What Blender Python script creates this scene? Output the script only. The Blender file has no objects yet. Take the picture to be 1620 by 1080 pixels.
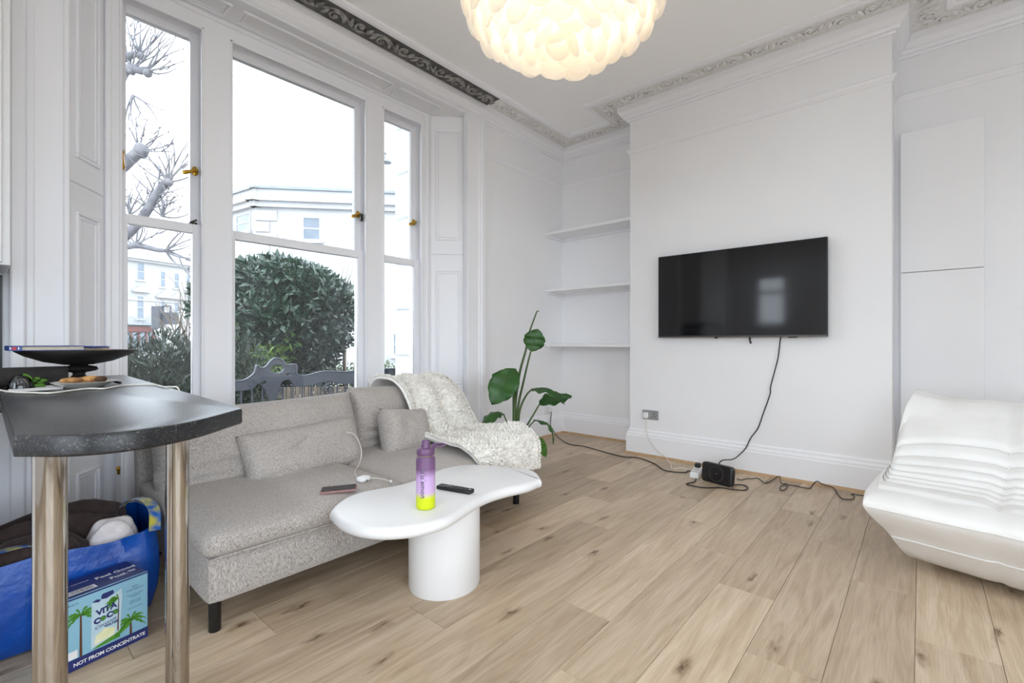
import bpy, bmesh, math, random
import numpy as np
from mathutils import Vector, Matrix, noise

random.seed(7)
rng = np.random.default_rng(7)
SC = bpy.context.scene
COL = SC.collection
PI = math.pi

# ------------------------------------------------------------------ camera, sky, light, exposure
cam_data = bpy.data.cameras.new('camera')
cam_data.sensor_width = 36.0
cam_data.lens = 36.0 * 742.0 / 1620.0
cam_data.clip_start = 0.05
cam_data.clip_end = 500
cam = bpy.data.objects.new('camera', cam_data)
COL.objects.link(cam)
cam.location = (0, 0, 1.0)
cam.rotation_euler = (PI / 2, 0, -math.atan2(0.7536, 0.6573))
SC.camera = cam

world = bpy.data.worlds.new('overcast_sky')
SC.world = world
world.use_nodes = True
wn = world.node_tree.nodes
wn['Background'].inputs[0].default_value = (0.81, 0.905, 1.0, 1)
wn['Background'].inputs[1].default_value = 1.25
SC.view_settings.view_transform = 'Standard'
SC.view_settings.look = 'None'
SC.view_settings.gamma = 1.0
SC.view_settings.use_curve_mapping = False
SC.view_settings.exposure = 2.45
try:
    SC.cycles.use_denoising = True
    SC.cycles.max_bounces = 14
    SC.cycles.diffuse_bounces = 10
    SC.cycles.transparent_max_bounces = 16
    SC.cycles.sample_clamp_indirect = 6.0
    SC.cycles.caustics_reflective = False
    SC.cycles.caustics_refractive = False
except Exception:
    pass


def portal(name, loc, rot, sx, sy):
    """tells the sampler where the daylight comes in; gives off no light of its own"""
    l = bpy.data.lights.new(name, 'AREA')
    l.shape = 'RECTANGLE'; l.size = sx; l.size_y = sy
    l.cycles.is_portal = True
    o = bpy.data.objects.new(name, l); COL.objects.link(o)
    o.location = loc; o.rotation_euler = rot
    return o


FILL_LAMP_W = 9.0  # power of the added fill lamps behind the camera
PENDANT_W = 0.45
portal('daylight_portal', (1.515, 3.42, 1.72), (-PI / 2, 0, 0), 2.1, 2.45)
portal('daylight_portal', (-0.55, -2.86, 1.5), (PI / 2, 0, 0), 3.7, 2.6)
portal('daylight_portal', (-2.66, -0.7, 1.55), (0, -PI / 2, 0), 2.5, 3.8)

# ------------------------------------------------------------------ the view rays of the level camera, for placing things on known planes
FW = Vector((0.7536, 0.6573, 0)); RT = Vector((0.6573, -0.7536, 0))


def ray(px, py):
    return FW + RT * ((px - 810) / 742.0) + Vector((0, 0, (540 - py) / 742.0))


def onX(px, py, X):
    d = ray(px, py); return Vector((0, 0, 1)) + d * (X / d.x)


def onY(px, py, Y):
    d = ray(px, py); return Vector((0, 0, 1)) + d * (Y / d.y)


def onZ(px, py, z):
    d = ray(px, py); return Vector((0, 0, 1)) + d * ((z - 1) / d.z)


def at(px, py, t):
    return Vector((0, 0, 1)) + ray(px, py) * t


# ------------------------------------------------------------------ materials
def lin(c):
    out = []
    for x in c:
        x = x / 255.0
        out.append(x / 12.92 if x <= 0.04045 else ((x + 0.055) / 1.055) ** 2.4)
    return tuple(out) + (1.0,)


def nd(nt, kind, **kw):
    n = nt.nodes.new(kind)
    for k, v in kw.items():
        if k in n.inputs:
            n.inputs[k].default_value = v
        else:
            setattr(n, k, v)
    return n


def new_mat(name):
    m = bpy.data.materials.new(name); m.use_nodes = True
    nt = m.node_tree
    return m, nt, nt.nodes['Principled BSDF']


def mat(name, rgb, rough=0.6, metal=0.0, var=None, vscale=8.0, vdetail=3.0, stretch=None, bump=0.0, bscale=60.0,
        spec=None, coat=0.0, sheen=0.0, emit=None, estr=0.0, alpha=None, bstretch=None):
    """principled surface; var = second colour mixed in by noise"""
    m, nt, p = new_mat(name)
    p.inputs['Base Color'].default_value = lin(rgb)
    p.inputs['Roughness'].default_value = rough
    p.inputs['Metallic'].default_value = metal
    if spec is not None: p.inputs['Specular IOR Level'].default_value = spec
    if coat: p.inputs['Coat Weight'].default_value = coat; p.inputs['Coat Roughness'].default_value = 0.05
    if sheen: p.inputs['Sheen Weight'].default_value = sheen
    if emit: p.inputs['Emission Color'].default_value = lin(emit); p.inputs['Emission Strength'].default_value = estr
    tc = nd(nt, 'ShaderNodeTexCoord')
    if var is not None:
        mp = nd(nt, 'ShaderNodeMapping'); mp.inputs['Scale'].default_value = stretch or (1, 1, 1)
        nt.links.new(tc.outputs['Object'], mp.inputs[0])
        nz = nd(nt, 'ShaderNodeTexNoise'); nz.inputs['Scale'].default_value = vscale; nz.inputs['Detail'].default_value = vdetail
        nt.links.new(mp.outputs[0], nz.inputs['Vector'])
        cr = nd(nt, 'ShaderNodeValToRGB')
        cr.color_ramp.elements[0].position = 0.35; cr.color_ramp.elements[1].position = 0.65
        cr.color_ramp.elements[0].color = lin(rgb); cr.color_ramp.elements[1].color = lin(var)
        nt.links.new(nz.outputs['Fac'], cr.inputs[0]); nt.links.new(cr.outputs[0], p.inputs['Base Color'])
    if bump:
        mp2 = nd(nt, 'ShaderNodeMapping'); mp2.inputs['Scale'].default_value = bstretch or (1, 1, 1)
        nt.links.new(tc.outputs['Object'], mp2.inputs[0])
        nb = nd(nt, 'ShaderNodeTexNoise'); nb.inputs['Scale'].default_value = bscale; nb.inputs['Detail'].default_value = 4
        nt.links.new(mp2.outputs[0], nb.inputs['Vector'])
        bp = nd(nt, 'ShaderNodeBump'); bp.inputs['Strength'].default_value = bump; bp.inputs['Distance'].default_value = 0.01
        nt.links.new(nb.outputs['Fac'], bp.inputs['Height']); nt.links.new(bp.outputs[0], p.inputs['Normal'])
    return m


def fabric_mat(name, light, mid, dark, threads=760.0):
    """melange upholstery: fine crossed threads, light and dark yarns"""
    m, nt, p = new_mat(name)
    p.inputs['Roughness'].default_value = 0.95; p.inputs['Specular IOR Level'].default_value = 0.15
    p.inputs['Sheen Weight'].default_value = 0.15
    tc = nd(nt, 'ShaderNodeTexCoord')
    facs = []
    for st in ((1.0, 1.0, 0.12), (0.3, 0.3, 1.0)):
        mp = nd(nt, 'ShaderNodeMapping'); mp.inputs['Scale'].default_value = st
        nz = nd(nt, 'ShaderNodeTexNoise'); nz.inputs['Scale'].default_value = threads; nz.inputs['Detail'].default_value = 2
        nt.links.new(tc.outputs['Object'], mp.inputs[0]); nt.links.new(mp.outputs[0], nz.inputs['Vector'])
        facs.append(nz)
    hv = nd(nt, 'ShaderNodeMix', data_type='FLOAT'); hv.inputs[0].default_value = 0.33
    nt.links.new(facs[0].outputs['Fac'], hv.inputs[2]); nt.links.new(facs[1].outputs['Fac'], hv.inputs[3])
    cr = nd(nt, 'ShaderNodeValToRGB')
    e = cr.color_ramp.elements
    e[0].position = 0.38; e[0].color = lin(dark); e[1].position = 0.62; e[1].color = lin(light)
    k = e.new(0.5); k.color = lin(mid)
    nt.links.new(hv.outputs[0], cr.inputs[0]); nt.links.new(cr.outputs[0], p.inputs['Base Color'])
    bp = nd(nt, 'ShaderNodeBump'); bp.inputs['Strength'].default_value = 0.35; bp.inputs['Distance'].default_value = 0.003
    nt.links.new(hv.outputs[0], bp.inputs['Height']); nt.links.new(bp.outputs[0], p.inputs['Normal'])
    return m


def wood_floor_mat():
    m, nt, p = new_mat('oak_laminate')
    p.inputs['Roughness'].default_value = 0.42
    p.inputs['Specular IOR Level'].default_value = 0.4
    geo = nd(nt, 'ShaderNodeNewGeometry'); oi = nd(nt, 'ShaderNodeObjectInfo')
    off = nd(nt, 'ShaderNodeVectorMath', operation='SCALE'); off.inputs[0].default_value = (37.0, 61.0, 0)
    nt.links.new(oi.outputs['Random'], off.inputs['Scale'])
    ad = nd(nt, 'ShaderNodeVectorMath', operation='ADD')
    nt.links.new(geo.outputs['Position'], ad.inputs[0]); nt.links.new(off.outputs[0], ad.inputs[1])
    # growth rings: distorted bands along the plank
    mp = nd(nt, 'ShaderNodeMapping'); mp.inputs['Scale'].default_value = (0.9, 9.0, 1)
    nt.links.new(ad.outputs[0], mp.inputs[0])
    nz = nd(nt, 'ShaderNodeTexNoise'); nz.inputs['Scale'].default_value = 2.2; nz.inputs['Detail'].default_value = 6; nz.inputs['Distortion'].default_value = 1.4
    nt.links.new(mp.outputs[0], nz.inputs['Vector'])
    mp2 = nd(nt, 'ShaderNodeMapping'); mp2.inputs['Scale'].default_value = (3.0, 90.0, 1)
    nt.links.new(ad.outputs[0], mp2.inputs[0])
    nz2 = nd(nt, 'ShaderNodeTexNoise'); nz2.inputs['Scale'].default_value = 2.5; nz2.inputs['Detail'].default_value = 4
    nt.links.new(mp2.outputs[0], nz2.inputs['Vector'])
    cr = nd(nt, 'ShaderNodeValToRGB'); e = cr.color_ramp.elements
    e[0].position = 0.3; e[0].color = lin((178, 157, 132)); e[1].position = 0.72; e[1].color = lin((208, 190, 168))
    k = e.new(0.5); k.color = lin((194, 174, 149))
    nt.links.new(nz.outputs['Fac'], cr.inputs[0])
    cr2 = nd(nt, 'ShaderNodeValToRGB'); e = cr2.color_ramp.elements
    e[0].position = 0.3; e[0].color = (0.80, 0.79, 0.78, 1); e[1].position = 0.6; e[1].color = (1, 1, 1, 1)
    nt.links.new(nz2.outputs['Fac'], cr2.inputs[0])
    mx = nd(nt, 'ShaderNodeMix', data_type='RGBA', blend_type='MULTIPLY'); mx.inputs[0].default_value = 0.8
    nt.links.new(cr.outputs[0], mx.inputs[6]); nt.links.new(cr2.outputs[0], mx.inputs[7])
    # knots
    mp3 = nd(nt, 'ShaderNodeMapping'); mp3.inputs['Scale'].default_value = (1.9, 5.2, 1)
    nt.links.new(ad.outputs[0], mp3.inputs[0])
    nzk = nd(nt, 'ShaderNodeTexNoise'); nzk.inputs['Scale'].default_value = 9; nzk.inputs['Detail'].default_value = 3
    nt.links.new(mp3.outputs[0], nzk.inputs['Vector'])
    sk = nd(nt, 'ShaderNodeVectorMath', operation='SCALE'); sk.inputs['Scale'].default_value = 0.28
    nt.links.new(nzk.outputs['Color'], sk.inputs[0])
    adk = nd(nt, 'ShaderNodeVectorMath', operation='ADD'); nt.links.new(mp3.outputs[0], adk.inputs[0]); nt.links.new(sk.outputs[0], adk.inputs[1])
    vo = nd(nt, 'ShaderNodeTexVoronoi', voronoi_dimensions='2D'); vo.inputs['Scale'].default_value = 1.0
    nt.links.new(adk.outputs[0], vo.inputs['Vector'])
    kr = nd(nt, 'ShaderNodeValToRGB'); e = kr.color_ramp.elements
    e[0].position = 0.0; e[0].color = lin((120, 100, 84)); e[1].position = 0.13; e[1].color = (1, 1, 1, 1)
    k2 = e.new(0.05); k2.color = (0.70, 0.66, 0.62, 1)
    nt.links.new(vo.outputs['Distance'], kr.inputs[0])
    # only some cells carry a knot
    gt = nd(nt, 'ShaderNodeMath', operation='GREATER_THAN'); gt.inputs[1].default_value = 0.42
    sep = nd(nt, 'ShaderNodeSeparateColor'); nt.links.new(vo.outputs['Color'], sep.inputs[0]); nt.links.new(sep.outputs[0], gt.inputs[0])
    mk = nd(nt, 'ShaderNodeMix', data_type='RGBA', blend_type='MULTIPLY')
    nt.links.new(gt.outputs[0], mk.inputs[0]); nt.links.new(mx.outputs[2], mk.inputs[6]); nt.links.new(kr.outputs[0], mk.inputs[7])
    # tint per plank
    tr = nd(nt, 'ShaderNodeValToRGB'); e = tr.color_ramp.elements
    e[0].position = 0.0; e[0].color = (0.76, 0.73, 0.70, 1); e[1].position = 1.0; e[1].color = (1.10, 1.09, 1.08, 1)
    nt.links.new(oi.outputs['Random'], tr.inputs[0])
    mt = nd(nt, 'ShaderNodeMix', data_type='RGBA', blend_type='MULTIPLY'); mt.inputs[0].default_value = 0.9
    nt.links.new(mk.outputs[2], mt.inputs[6]); nt.links.new(tr.outputs[0], mt.inputs[7])
    nt.links.new(mt.outputs[2], p.inputs['Base Color'])
    bp = nd(nt, 'ShaderNodeBump'); bp.inputs['Strength'].default_value = 0.12; bp.inputs['Distance'].default_value = 0.002
    nt.links.new(nz2.outputs['Fac'], bp.inputs['Height']); nt.links.new(bp.outputs[0], p.inputs['Normal'])
    return m


def glass_mat(name, tint=(1, 1, 1, 1), rough=0.0, ior=1.45):
    m = bpy.data.materials.new(name); m.use_nodes = True; nt = m.node_tree
    nt.nodes.remove(nt.nodes['Principled BSDF'])
    out = nt.nodes['Material Output']
    tr = nd(nt, 'ShaderNodeBsdfTransparent'); tr.inputs[0].default_value = tint
    gl = nd(nt, 'ShaderNodeBsdfGlossy'); gl.inputs['Roughness'].default_value = rough
    fr = nd(nt, 'ShaderNodeFresnel'); fr.inputs['IOR'].default_value = ior
    mx = nd(nt, 'ShaderNodeMixShader')
    nt.links.new(fr.outputs[0], mx.inputs[0]); nt.links.new(tr.outputs[0], mx.inputs[1]); nt.links.new(gl.outputs[0], mx.inputs[2])
    nt.links.new(mx.outputs[0], out.inputs[0])
    return m


def misted_glass_mat(name):
    """pane with condensation: a thin scattering film in soft patches"""
    m = glass_mat(name); nt = m.node_tree
    out = nt.nodes['Material Output']; prev = out.inputs[0].links[0].from_socket
    df = nd(nt, 'ShaderNodeBsdfTranslucent'); df.inputs[0].default_value = (0.9, 0.94, 1, 1)
    tc = nd(nt, 'ShaderNodeTexCoord')
    nz = nd(nt, 'ShaderNodeTexNoise'); nz.inputs['Scale'].default_value = 2.3; nz.inputs['Detail'].default_value = 5
    nt.links.new(tc.outputs['Object'], nz.inputs['Vector'])
    cr = nd(nt, 'ShaderNodeValToRGB'); e = cr.color_ramp.elements
    e[0].position = 0.4; e[0].color = (0.001, 0.001, 0.001, 1); e[1].position = 0.8; e[1].color = (0.014, 0.014, 0.014, 1)
    nt.links.new(nz.outputs['Fac'], cr.inputs[0])
    mx = nd(nt, 'ShaderNodeMixShader')
    nt.links.new(cr.outputs[0], mx.inputs[0]); nt.links.new(prev, mx.inputs[1]); nt.links.new(df.outputs[0], mx.inputs[2])
    nt.links.new(mx.outputs[0], out.inputs[0])
    return m


def frosted_mat():
    m = bpy.data.materials.new('frosted_glass'); m.use_nodes = True; nt = m.node_tree
    p = nt.nodes['Principled BSDF']; out = nt.nodes['Material Output']
    p.inputs['Base Color'].default_value = (0.86, 0.86, 0.84, 1); p.inputs['Roughness'].default_value = 0.35
    tl = nd(nt, 'ShaderNodeBsdfTranslucent'); tl.inputs[0].default_value = (0.98, 0.95, 0.9, 1)
    tp = nd(nt, 'ShaderNodeBsdfTransparent')
    m1 = nd(nt, 'ShaderNodeMixShader'); m1.inputs[0].default_value = 0.55
    nt.links.new(p.outputs[0], m1.inputs[1]); nt.links.new(tl.outputs[0], m1.inputs[2])
    m2 = nd(nt, 'ShaderNodeMixShader'); m2.inputs[0].default_value = 0.28
    nt.links.new(m1.outputs[0], m2.inputs[1]); nt.links.new(tp.outputs[0], m2.inputs[2])
    nt.links.new(m2.outputs[0], out.inputs[0])
    return m


def leaf_mat(name, a, b, rough=0.4, scale=1.5, transl=0.25):
    m = mat(name, a, rough, var=b, vscale=scale, vdetail=2)
    nt = m.node_tree; p = nt.nodes['Principled BSDF']; out = nt.nodes['Material Output']
    tl = nd(nt, 'ShaderNodeBsdfTranslucent')
    nt.links.new(p.inputs['Base Color'].links[0].from_socket, tl.inputs[0])
    mx = nd(nt, 'ShaderNodeMixShader'); mx.inputs[0].default_value = transl
    nt.links.new(p.outputs[0], mx.inputs[1]); nt.links.new(tl.outputs[0], mx.inputs[2]); nt.links.new(mx.outputs[0], out.inputs[0])
    return m


M = {}
M['wall'] = mat('white_wall_paint', (240, 240, 241), 0.75, var=(237, 237, 239), vscale=1.5, bump=0.03, bscale=90)
M['ceil'] = mat('white_ceiling_paint', (250, 250, 250), 0.85, bump=0.02, bscale=60)
M['gloss'] = mat('white_gloss_paint', (240, 240, 243), 0.35, bump=0.02, bscale=40)
M['plaster'] = mat('white_plaster', (236, 235, 234), 0.8, var=(224, 223, 222), vscale=22, bump=0.1, bscale=120)
M['shade_band'] = mat('shade_tinted_plaster', (108, 107, 105), 0.8, var=(84, 83, 81), vscale=18)  # backlit shading of the band above the window, put into its colour
M['shade_scroll'] = mat('shade_tinted_scroll', (176, 174, 170), 0.75, var=(120, 118, 115), vscale=22, vdetail=4, bump=0.15, bscale=140)  # shading of the scroll above the window, painted in as greys
M['floor'] = wood_floor_mat()
M['subfloor'] = mat('dark_underlay', (128, 108, 88), 0.9, var=(116, 98, 80), vscale=4)
M['oak'] = mat('oak_beading', (192, 160, 122), 0.5, var=(176, 142, 104), vscale=14, stretch=(1, 1, 8))
M['glass'] = glass_mat('clear_glass')
M['mist'] = misted_glass_mat('misted_glass')
M['brass'] = mat('polished_brass', (205, 160, 62), 0.22, 1.0, var=(190, 140, 46), vscale=30)
M['chrome'] = mat('polished_chrome', (184, 179, 172), 0.07, 1.0, bump=0.008, bscale=26, bstretch=(14, 14, 0.2))
M['laminate'] = None
M['sofa'] = fabric_mat('grey_melange_fabric', (200, 193, 187), (170, 163, 157), (116, 110, 105))
M['black'] = mat('black_plastic', (18, 18, 20), 0.4, var=(24, 24, 26), vscale=40)
M['blackmetal'] = mat('black_metal', (14, 14, 15), 0.35, 0.0, var=(20, 20, 21), vscale=20)
M['white'] = mat('white_plastic', (232, 232, 232), 0.35, var=(226, 226, 226), vscale=10)
M['table'] = mat('white_table_lacquer', (222, 221, 220), 0.4, var=(218, 217, 217), vscale=4, bump=0.015, bscale=14)
M['leather'] = mat('white_leather', (226, 224, 221), 0.45, var=(220, 218, 214), vscale=6, bump=0.12, bscale=26)
M['throw'] = mat('cream_boucle', (248, 246, 242), 0.95, var=(238, 234, 226), vscale=60, bump=0.6, bscale=110, sheen=0.3)
M['cord'] = mat('brown_black_cord', (40, 33, 28), 0.5, var=(50, 42, 36), vscale=50)
M['whitecord'] = mat('white_cord', (225, 220, 212), 0.45, var=(218, 212, 202), vscale=40)
M['frost'] = frosted_mat()
M['bulb'] = mat('lit_bulb', (255, 214, 150), 0.5, emit=(255, 206, 140), estr=0.9)


def laminate_mat():
    m, nt, p = new_mat('black_speckled_laminate')
    p.inputs['Roughness'].default_value = 0.32; p.inputs['Specular IOR Level'].default_value = 0.4
    tc = nd(nt, 'ShaderNodeTexCoord')
    vo = nd(nt, 'ShaderNodeTexVoronoi'); vo.inputs['Scale'].default_value = 330
    nt.links.new(tc.outputs['Object'], vo.inputs['Vector'])
    sp = nd(nt, 'ShaderNodeSeparateColor'); nt.links.new(vo.outputs['Color'], sp.inputs[0])
    cr = nd(nt, 'ShaderNodeValToRGB'); e = cr.color_ramp.elements
    e[0].position = 0.0; e[0].color = lin((22, 22, 24)); e[1].position = 1.0; e[1].color = lin((84, 82, 78))
    k = e.new(0.6); k.color = lin((30, 30, 32)); k = e.new(0.95); k.color = lin((52, 51, 50))
    nt.links.new(sp.outputs[0], cr.inputs[0]); nt.links.new(cr.outputs[0], p.inputs['Base Color'])
    return m


M['laminate'] = laminate_mat()


# ------------------------------------------------------------------ mesh building
WL = {}


def catmull(P, n):
    P = [Vector(p) for p in P]
    if len(P) < 3: return [P[0].lerp(P[-1], i / n) for i in range(n + 1)]
    Q = [P[0] * 2 - P[1]] + P + [P[-1] * 2 - P[-2]]
    out = []
    for i in range(1, len(Q) - 2):
        a, b, c, d = Q[i - 1], Q[i], Q[i + 1], Q[i + 2]
        for k in range(n):
            t = k / n
            out.append(0.5 * ((2 * b) + (c - a) * t + (2 * a - 5 * b + 4 * c - d) * t * t + (3 * b - a - 3 * c + d) * t ** 3))
    out.append(P[-1].copy())
    return out


class MB:
    def __init__(s):
        s.v = []; s.f = []; s.X = None

    def add(s, vs, fs):
        o = len(s.v)
        for p in vs:
            p = Vector(p)
            s.v.append(s.X @ p if s.X else p)
        s.f.extend([tuple(i + o for i in f) for f in fs])
        return s

    def box(s, x0, x1, y0, y1, z0, z1, bev=0.0, seg=1):
        if x1 < x0: x0, x1 = x1, x0
        if y1 < y0: y0, y1 = y1, y0
        if z1 < z0: z0, z1 = z1, z0
        if bev <= 0:
            return s.add([(x0, y0, z0), (x1, y0, z0), (x1, y1, z0), (x0, y1, z0), (x0, y0, z1), (x1, y0, z1), (x1, y1, z1), (x0, y1, z1)],
                         [(0, 3, 2, 1), (4, 5, 6, 7), (0, 1, 5, 4), (1, 2, 6, 5), (2, 3, 7, 6), (3, 0, 4, 7)])
        bm = bmesh.new(); bmesh.ops.create_cube(bm, size=1.0)
        for v in bm.verts:
            v.co = Vector(((x0 + x1) / 2 + v.co.x * (x1 - x0), (y0 + y1) / 2 + v.co.y * (y1 - y0), (z0 + z1) / 2 + v.co.z * (z1 - z0)))
        bmesh.ops.bevel(bm, geom=bm.edges[:], offset=bev, segments=seg, affect='EDGES', profile=0.5)
        bm.verts.index_update()
        s.add([v.co.copy() for v in bm.verts], [tuple(v.index for v in f.verts) for f in bm.faces]); bm.free()
        return s

    def prism(s, poly, z0, z1, cap=True):
        n = len(poly)
        vs = [(p[0], p[1], z0) for p in poly] + [(p[0], p[1], z1) for p in poly]
        fs = [(i, (i + 1) % n, n + (i + 1) % n, n + i) for i in range(n)]
        if cap: fs += [tuple(range(n - 1, -1, -1)), tuple(range(n, 2 * n))]
        return s.add(vs, fs)

    def tube(s, pts, r, n=8, cap=True, flat=None):
        pts = [Vector(p) for p in pts]; k = len(pts)
        rs = r if isinstance(r, (list, tuple)) else [r] * k
        T = [(pts[min(i + 1, k - 1)] - pts[max(i - 1, 0)]).normalized() for i in range(k)]
        up = Vector((0, 0, 1)) if abs(T[0].z) < 0.9 else Vector((1, 0, 0))
        N = T[0].cross(up).normalized()
        vs = []
        for i in range(k):
            N = (N - T[i] * N.dot(T[i]))
            N = N.normalized() if N.length > 1e-6 else T[i].orthogonal().normalized()
            B = T[i].cross(N)
            for j in range(n):
                a = 2 * PI * j / n
                vs.append(pts[i] + (N * math.cos(a) + B * math.sin(a)) * rs[i])
        fs = [(i * n + j, i * n + (j + 1) % n, (i + 1) * n + (j + 1) % n, (i + 1) * n + j) for i in range(k - 1) for j in range(n)]
        if cap: fs += [tuple(range(n - 1, -1, -1)), tuple(range((k - 1) * n, k * n))]
        return s.add(vs, fs)

    def lathe(s, prof, n=32, c=(0, 0, 0)):
        c = Vector(c); vs = []; k = len(prof)
        for r, z in prof:
            for j in range(n):
                a = 2 * PI * j / n
                vs.append(c + Vector((max(r, 1e-4) * math.cos(a), max(r, 1e-4) * math.sin(a), z)))
        fs = [(i * n + j, i * n + (j + 1) % n, (i + 1) * n + (j + 1) % n, (i + 1) * n + j) for i in range(k - 1) for j in range(n)]
        fs += [tuple(range(n - 1, -1, -1)), tuple(range((k - 1) * n, k * n))]
        return s.add(vs, fs)

    def grid(s, rows, closed_u=False, closed_v=False):
        a, b = len(rows), len(rows[0])
        vs = [p for r in rows for p in r]
        fs = []
        for i in range(a if closed_u else a - 1):
            for j in range(b if closed_v else b - 1):
                i2, j2 = (i + 1) % a, (j + 1) % b
                fs.append((i * b + j, i * b + j2, i2 * b + j2, i2 * b + j))
        return s.add(vs, fs)

    def ball(s, c, rx, ry=None, rz=None, n=10, m=7):
        ry = ry or rx; rz = rz or rx; c = Vector(c)
        return s.add(*ball_data(c, rx, ry, rz, n, m))

    def build(s, name, material, parent=None, smooth=40, label=None, cat=None, group=None, kind=None):
        cs = np.array([tuple(p) for p in s.v])
        lo, hi = cs.min(0), cs.max(0)
        c = Vector(((lo[0] + hi[0]) / 2, (lo[1] + hi[1]) / 2, lo[2]))
        me = bpy.data.meshes.new(name)
        me.from_pydata([tuple(p - c) for p in s.v], [], s.f)
        bm = bmesh.new(); bm.from_mesh(me); bmesh.ops.recalc_face_normals(bm, faces=bm.faces[:]); bm.to_mesh(me); bm.free()
        if smooth:
            me.shade_smooth()
            if smooth < 180: me.set_sharp_from_angle(angle=math.radians(smooth))
        me.materials.append(material)
        return link(name, me, c, parent, label, cat, group, kind)


def ball_data(c, rx, ry, rz, n, m):
    vs = [c + Vector((0, 0, rz))]
    for i in range(1, m):
        t = PI * i / m
        for j in range(n):
            a = 2 * PI * j / n
            vs.append(c + Vector((rx * math.sin(t) * math.cos(a), ry * math.sin(t) * math.sin(a), rz * math.cos(t))))
    vs.append(c - Vector((0, 0, rz)))
    fs = [(0, 1 + j, 1 + (j + 1) % n) for j in range(n)]
    for i in range(m - 2):
        for j in range(n):
            fs.append((1 + i * n + j, 1 + (i + 1) * n + j, 1 + (i + 1) * n + (j + 1) % n, 1 + i * n + (j + 1) % n))
    L = len(vs) - 1
    fs += [(L, 1 + (m - 2) * n + (j + 1) % n, 1 + (m - 2) * n + j) for j in range(n)]
    return vs, fs


def link(name, data, c, parent=None, label=None, cat=None, group=None, kind=None):
    o = bpy.data.objects.new(name, data); COL.objects.link(o)
    o.location = Vector(c) - (WL[parent.name] if parent else Vector((0, 0, 0)))
    if parent: o.parent = parent
    WL[o.name] = Vector(c)
    return tag(o, label, cat, group, kind)


def tag(o, label=None, cat=None, group=None, kind=None):
    if label: o['label'] = label
    if cat: o['category'] = cat
    if group: o['group'] = group
    if kind: o['kind'] = kind
    return o


def thing(name, loc, label=None, cat=None, group=None, kind=None):
    o = bpy.data.objects.new(name, None); COL.objects.link(o)
    o.empty_display_size = 0.1; o.location = loc; WL[o.name] = Vector(loc)
    return tag(o, label, cat, group, kind)


def raw_mesh(name, V, F, material, parent=None, smooth=True, **kw):
    """fast path for big numpy meshes: V (n,3), F (m,k)"""
    c = Vector(((V[:, 0].min() + V[:, 0].max()) / 2, (V[:, 1].min() + V[:, 1].max()) / 2, V[:, 2].min()))
    me = bpy.data.meshes.new(name)
    me.from_pydata((V - np.array(c)).tolist(), [], F.tolist()); me.materials.append(material)
    if smooth: me.shade_smooth()
    return link(name, me, c, parent, **kw)


def rot(ax=0, ay=0, az=0):
    return Matrix.Rotation(az, 4, 'Z') @ Matrix.Rotation(ay, 4, 'Y') @ Matrix.Rotation(ax, 4, 'X')


def softbox(mb, size, r, n=10, puff=(0, 0, 0), wr=0.0, wscale=4.0, seed=0.0):
    """rounded, slightly inflated upholstery block, centred at the origin of mb.X"""
    hx, hy, hz = size[0] / 2, size[1] / 2, size[2] / 2
    nx = max(4, int(size[0] / 0.05)); ny = max(4, int(size[1] / 0.05)); nz = max(4, int(size[2] / 0.025))
    bm = bmesh.new()
    idx = {}

    def vert(i, j, k):
        key = (i, j, k)
        if key not in idx:
            p = Vector((-hx + 2 * hx * i / nx, -hy + 2 * hy * j / ny, -hz + 2 * hz * k / nz))
            q = Vector((max(-hx + r, min(hx - r, p.x)), max(-hy + r, min(hy - r, p.y)), max(-hz + r, min(hz - r, p.z))))
            d = p - q
            if d.length > 1e-9:
                m = max(abs(d.x), abs(d.y), abs(d.z)); p = q + d.normalized() * m if m > 0 else p
            u, v, w = p.x / hx, p.y / hy, p.z / hz
            p += Vector((puff[0] * u * (1 - v * v) * (1 - w * w), puff[1] * v * (1 - u * u) * (1 - w * w), puff[2] * w * (1 - abs(u) ** 3) * (1 - abs(v) ** 3)))
            if wr:
                nv = noise.noise_vector(p * wscale + Vector((seed, seed * 2, 0)))
                p += nv * wr
            idx[key] = bm.verts.new(p)
        return idx[key]

    def face(a, b, c, d):
        bm.faces.new((vert(*a), vert(*b), vert(*c), vert(*d)))
    for i in range(nx):
        for j in range(ny):
            for k in (0, nz):
                face((i, j, k), (i + 1, j, k), (i + 1, j + 1, k), (i, j + 1, k))
    for i in range(nx):
        for k in range(nz):
            for j in (0, ny):
                face((i, j, k), (i + 1, j, k), (i + 1, j, k + 1), (i, j, k + 1))
    for j in range(ny):
        for k in range(nz):
            for i in (0, nx):
                face((i, j, k), (i, j + 1, k), (i, j + 1, k + 1), (i, j, k + 1))
    bm.verts.index_update()
    mb.add([v.co.copy() for v in bm.verts], [tuple(v.index for v in f.verts) for f in bm.faces]); bm.free()


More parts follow.
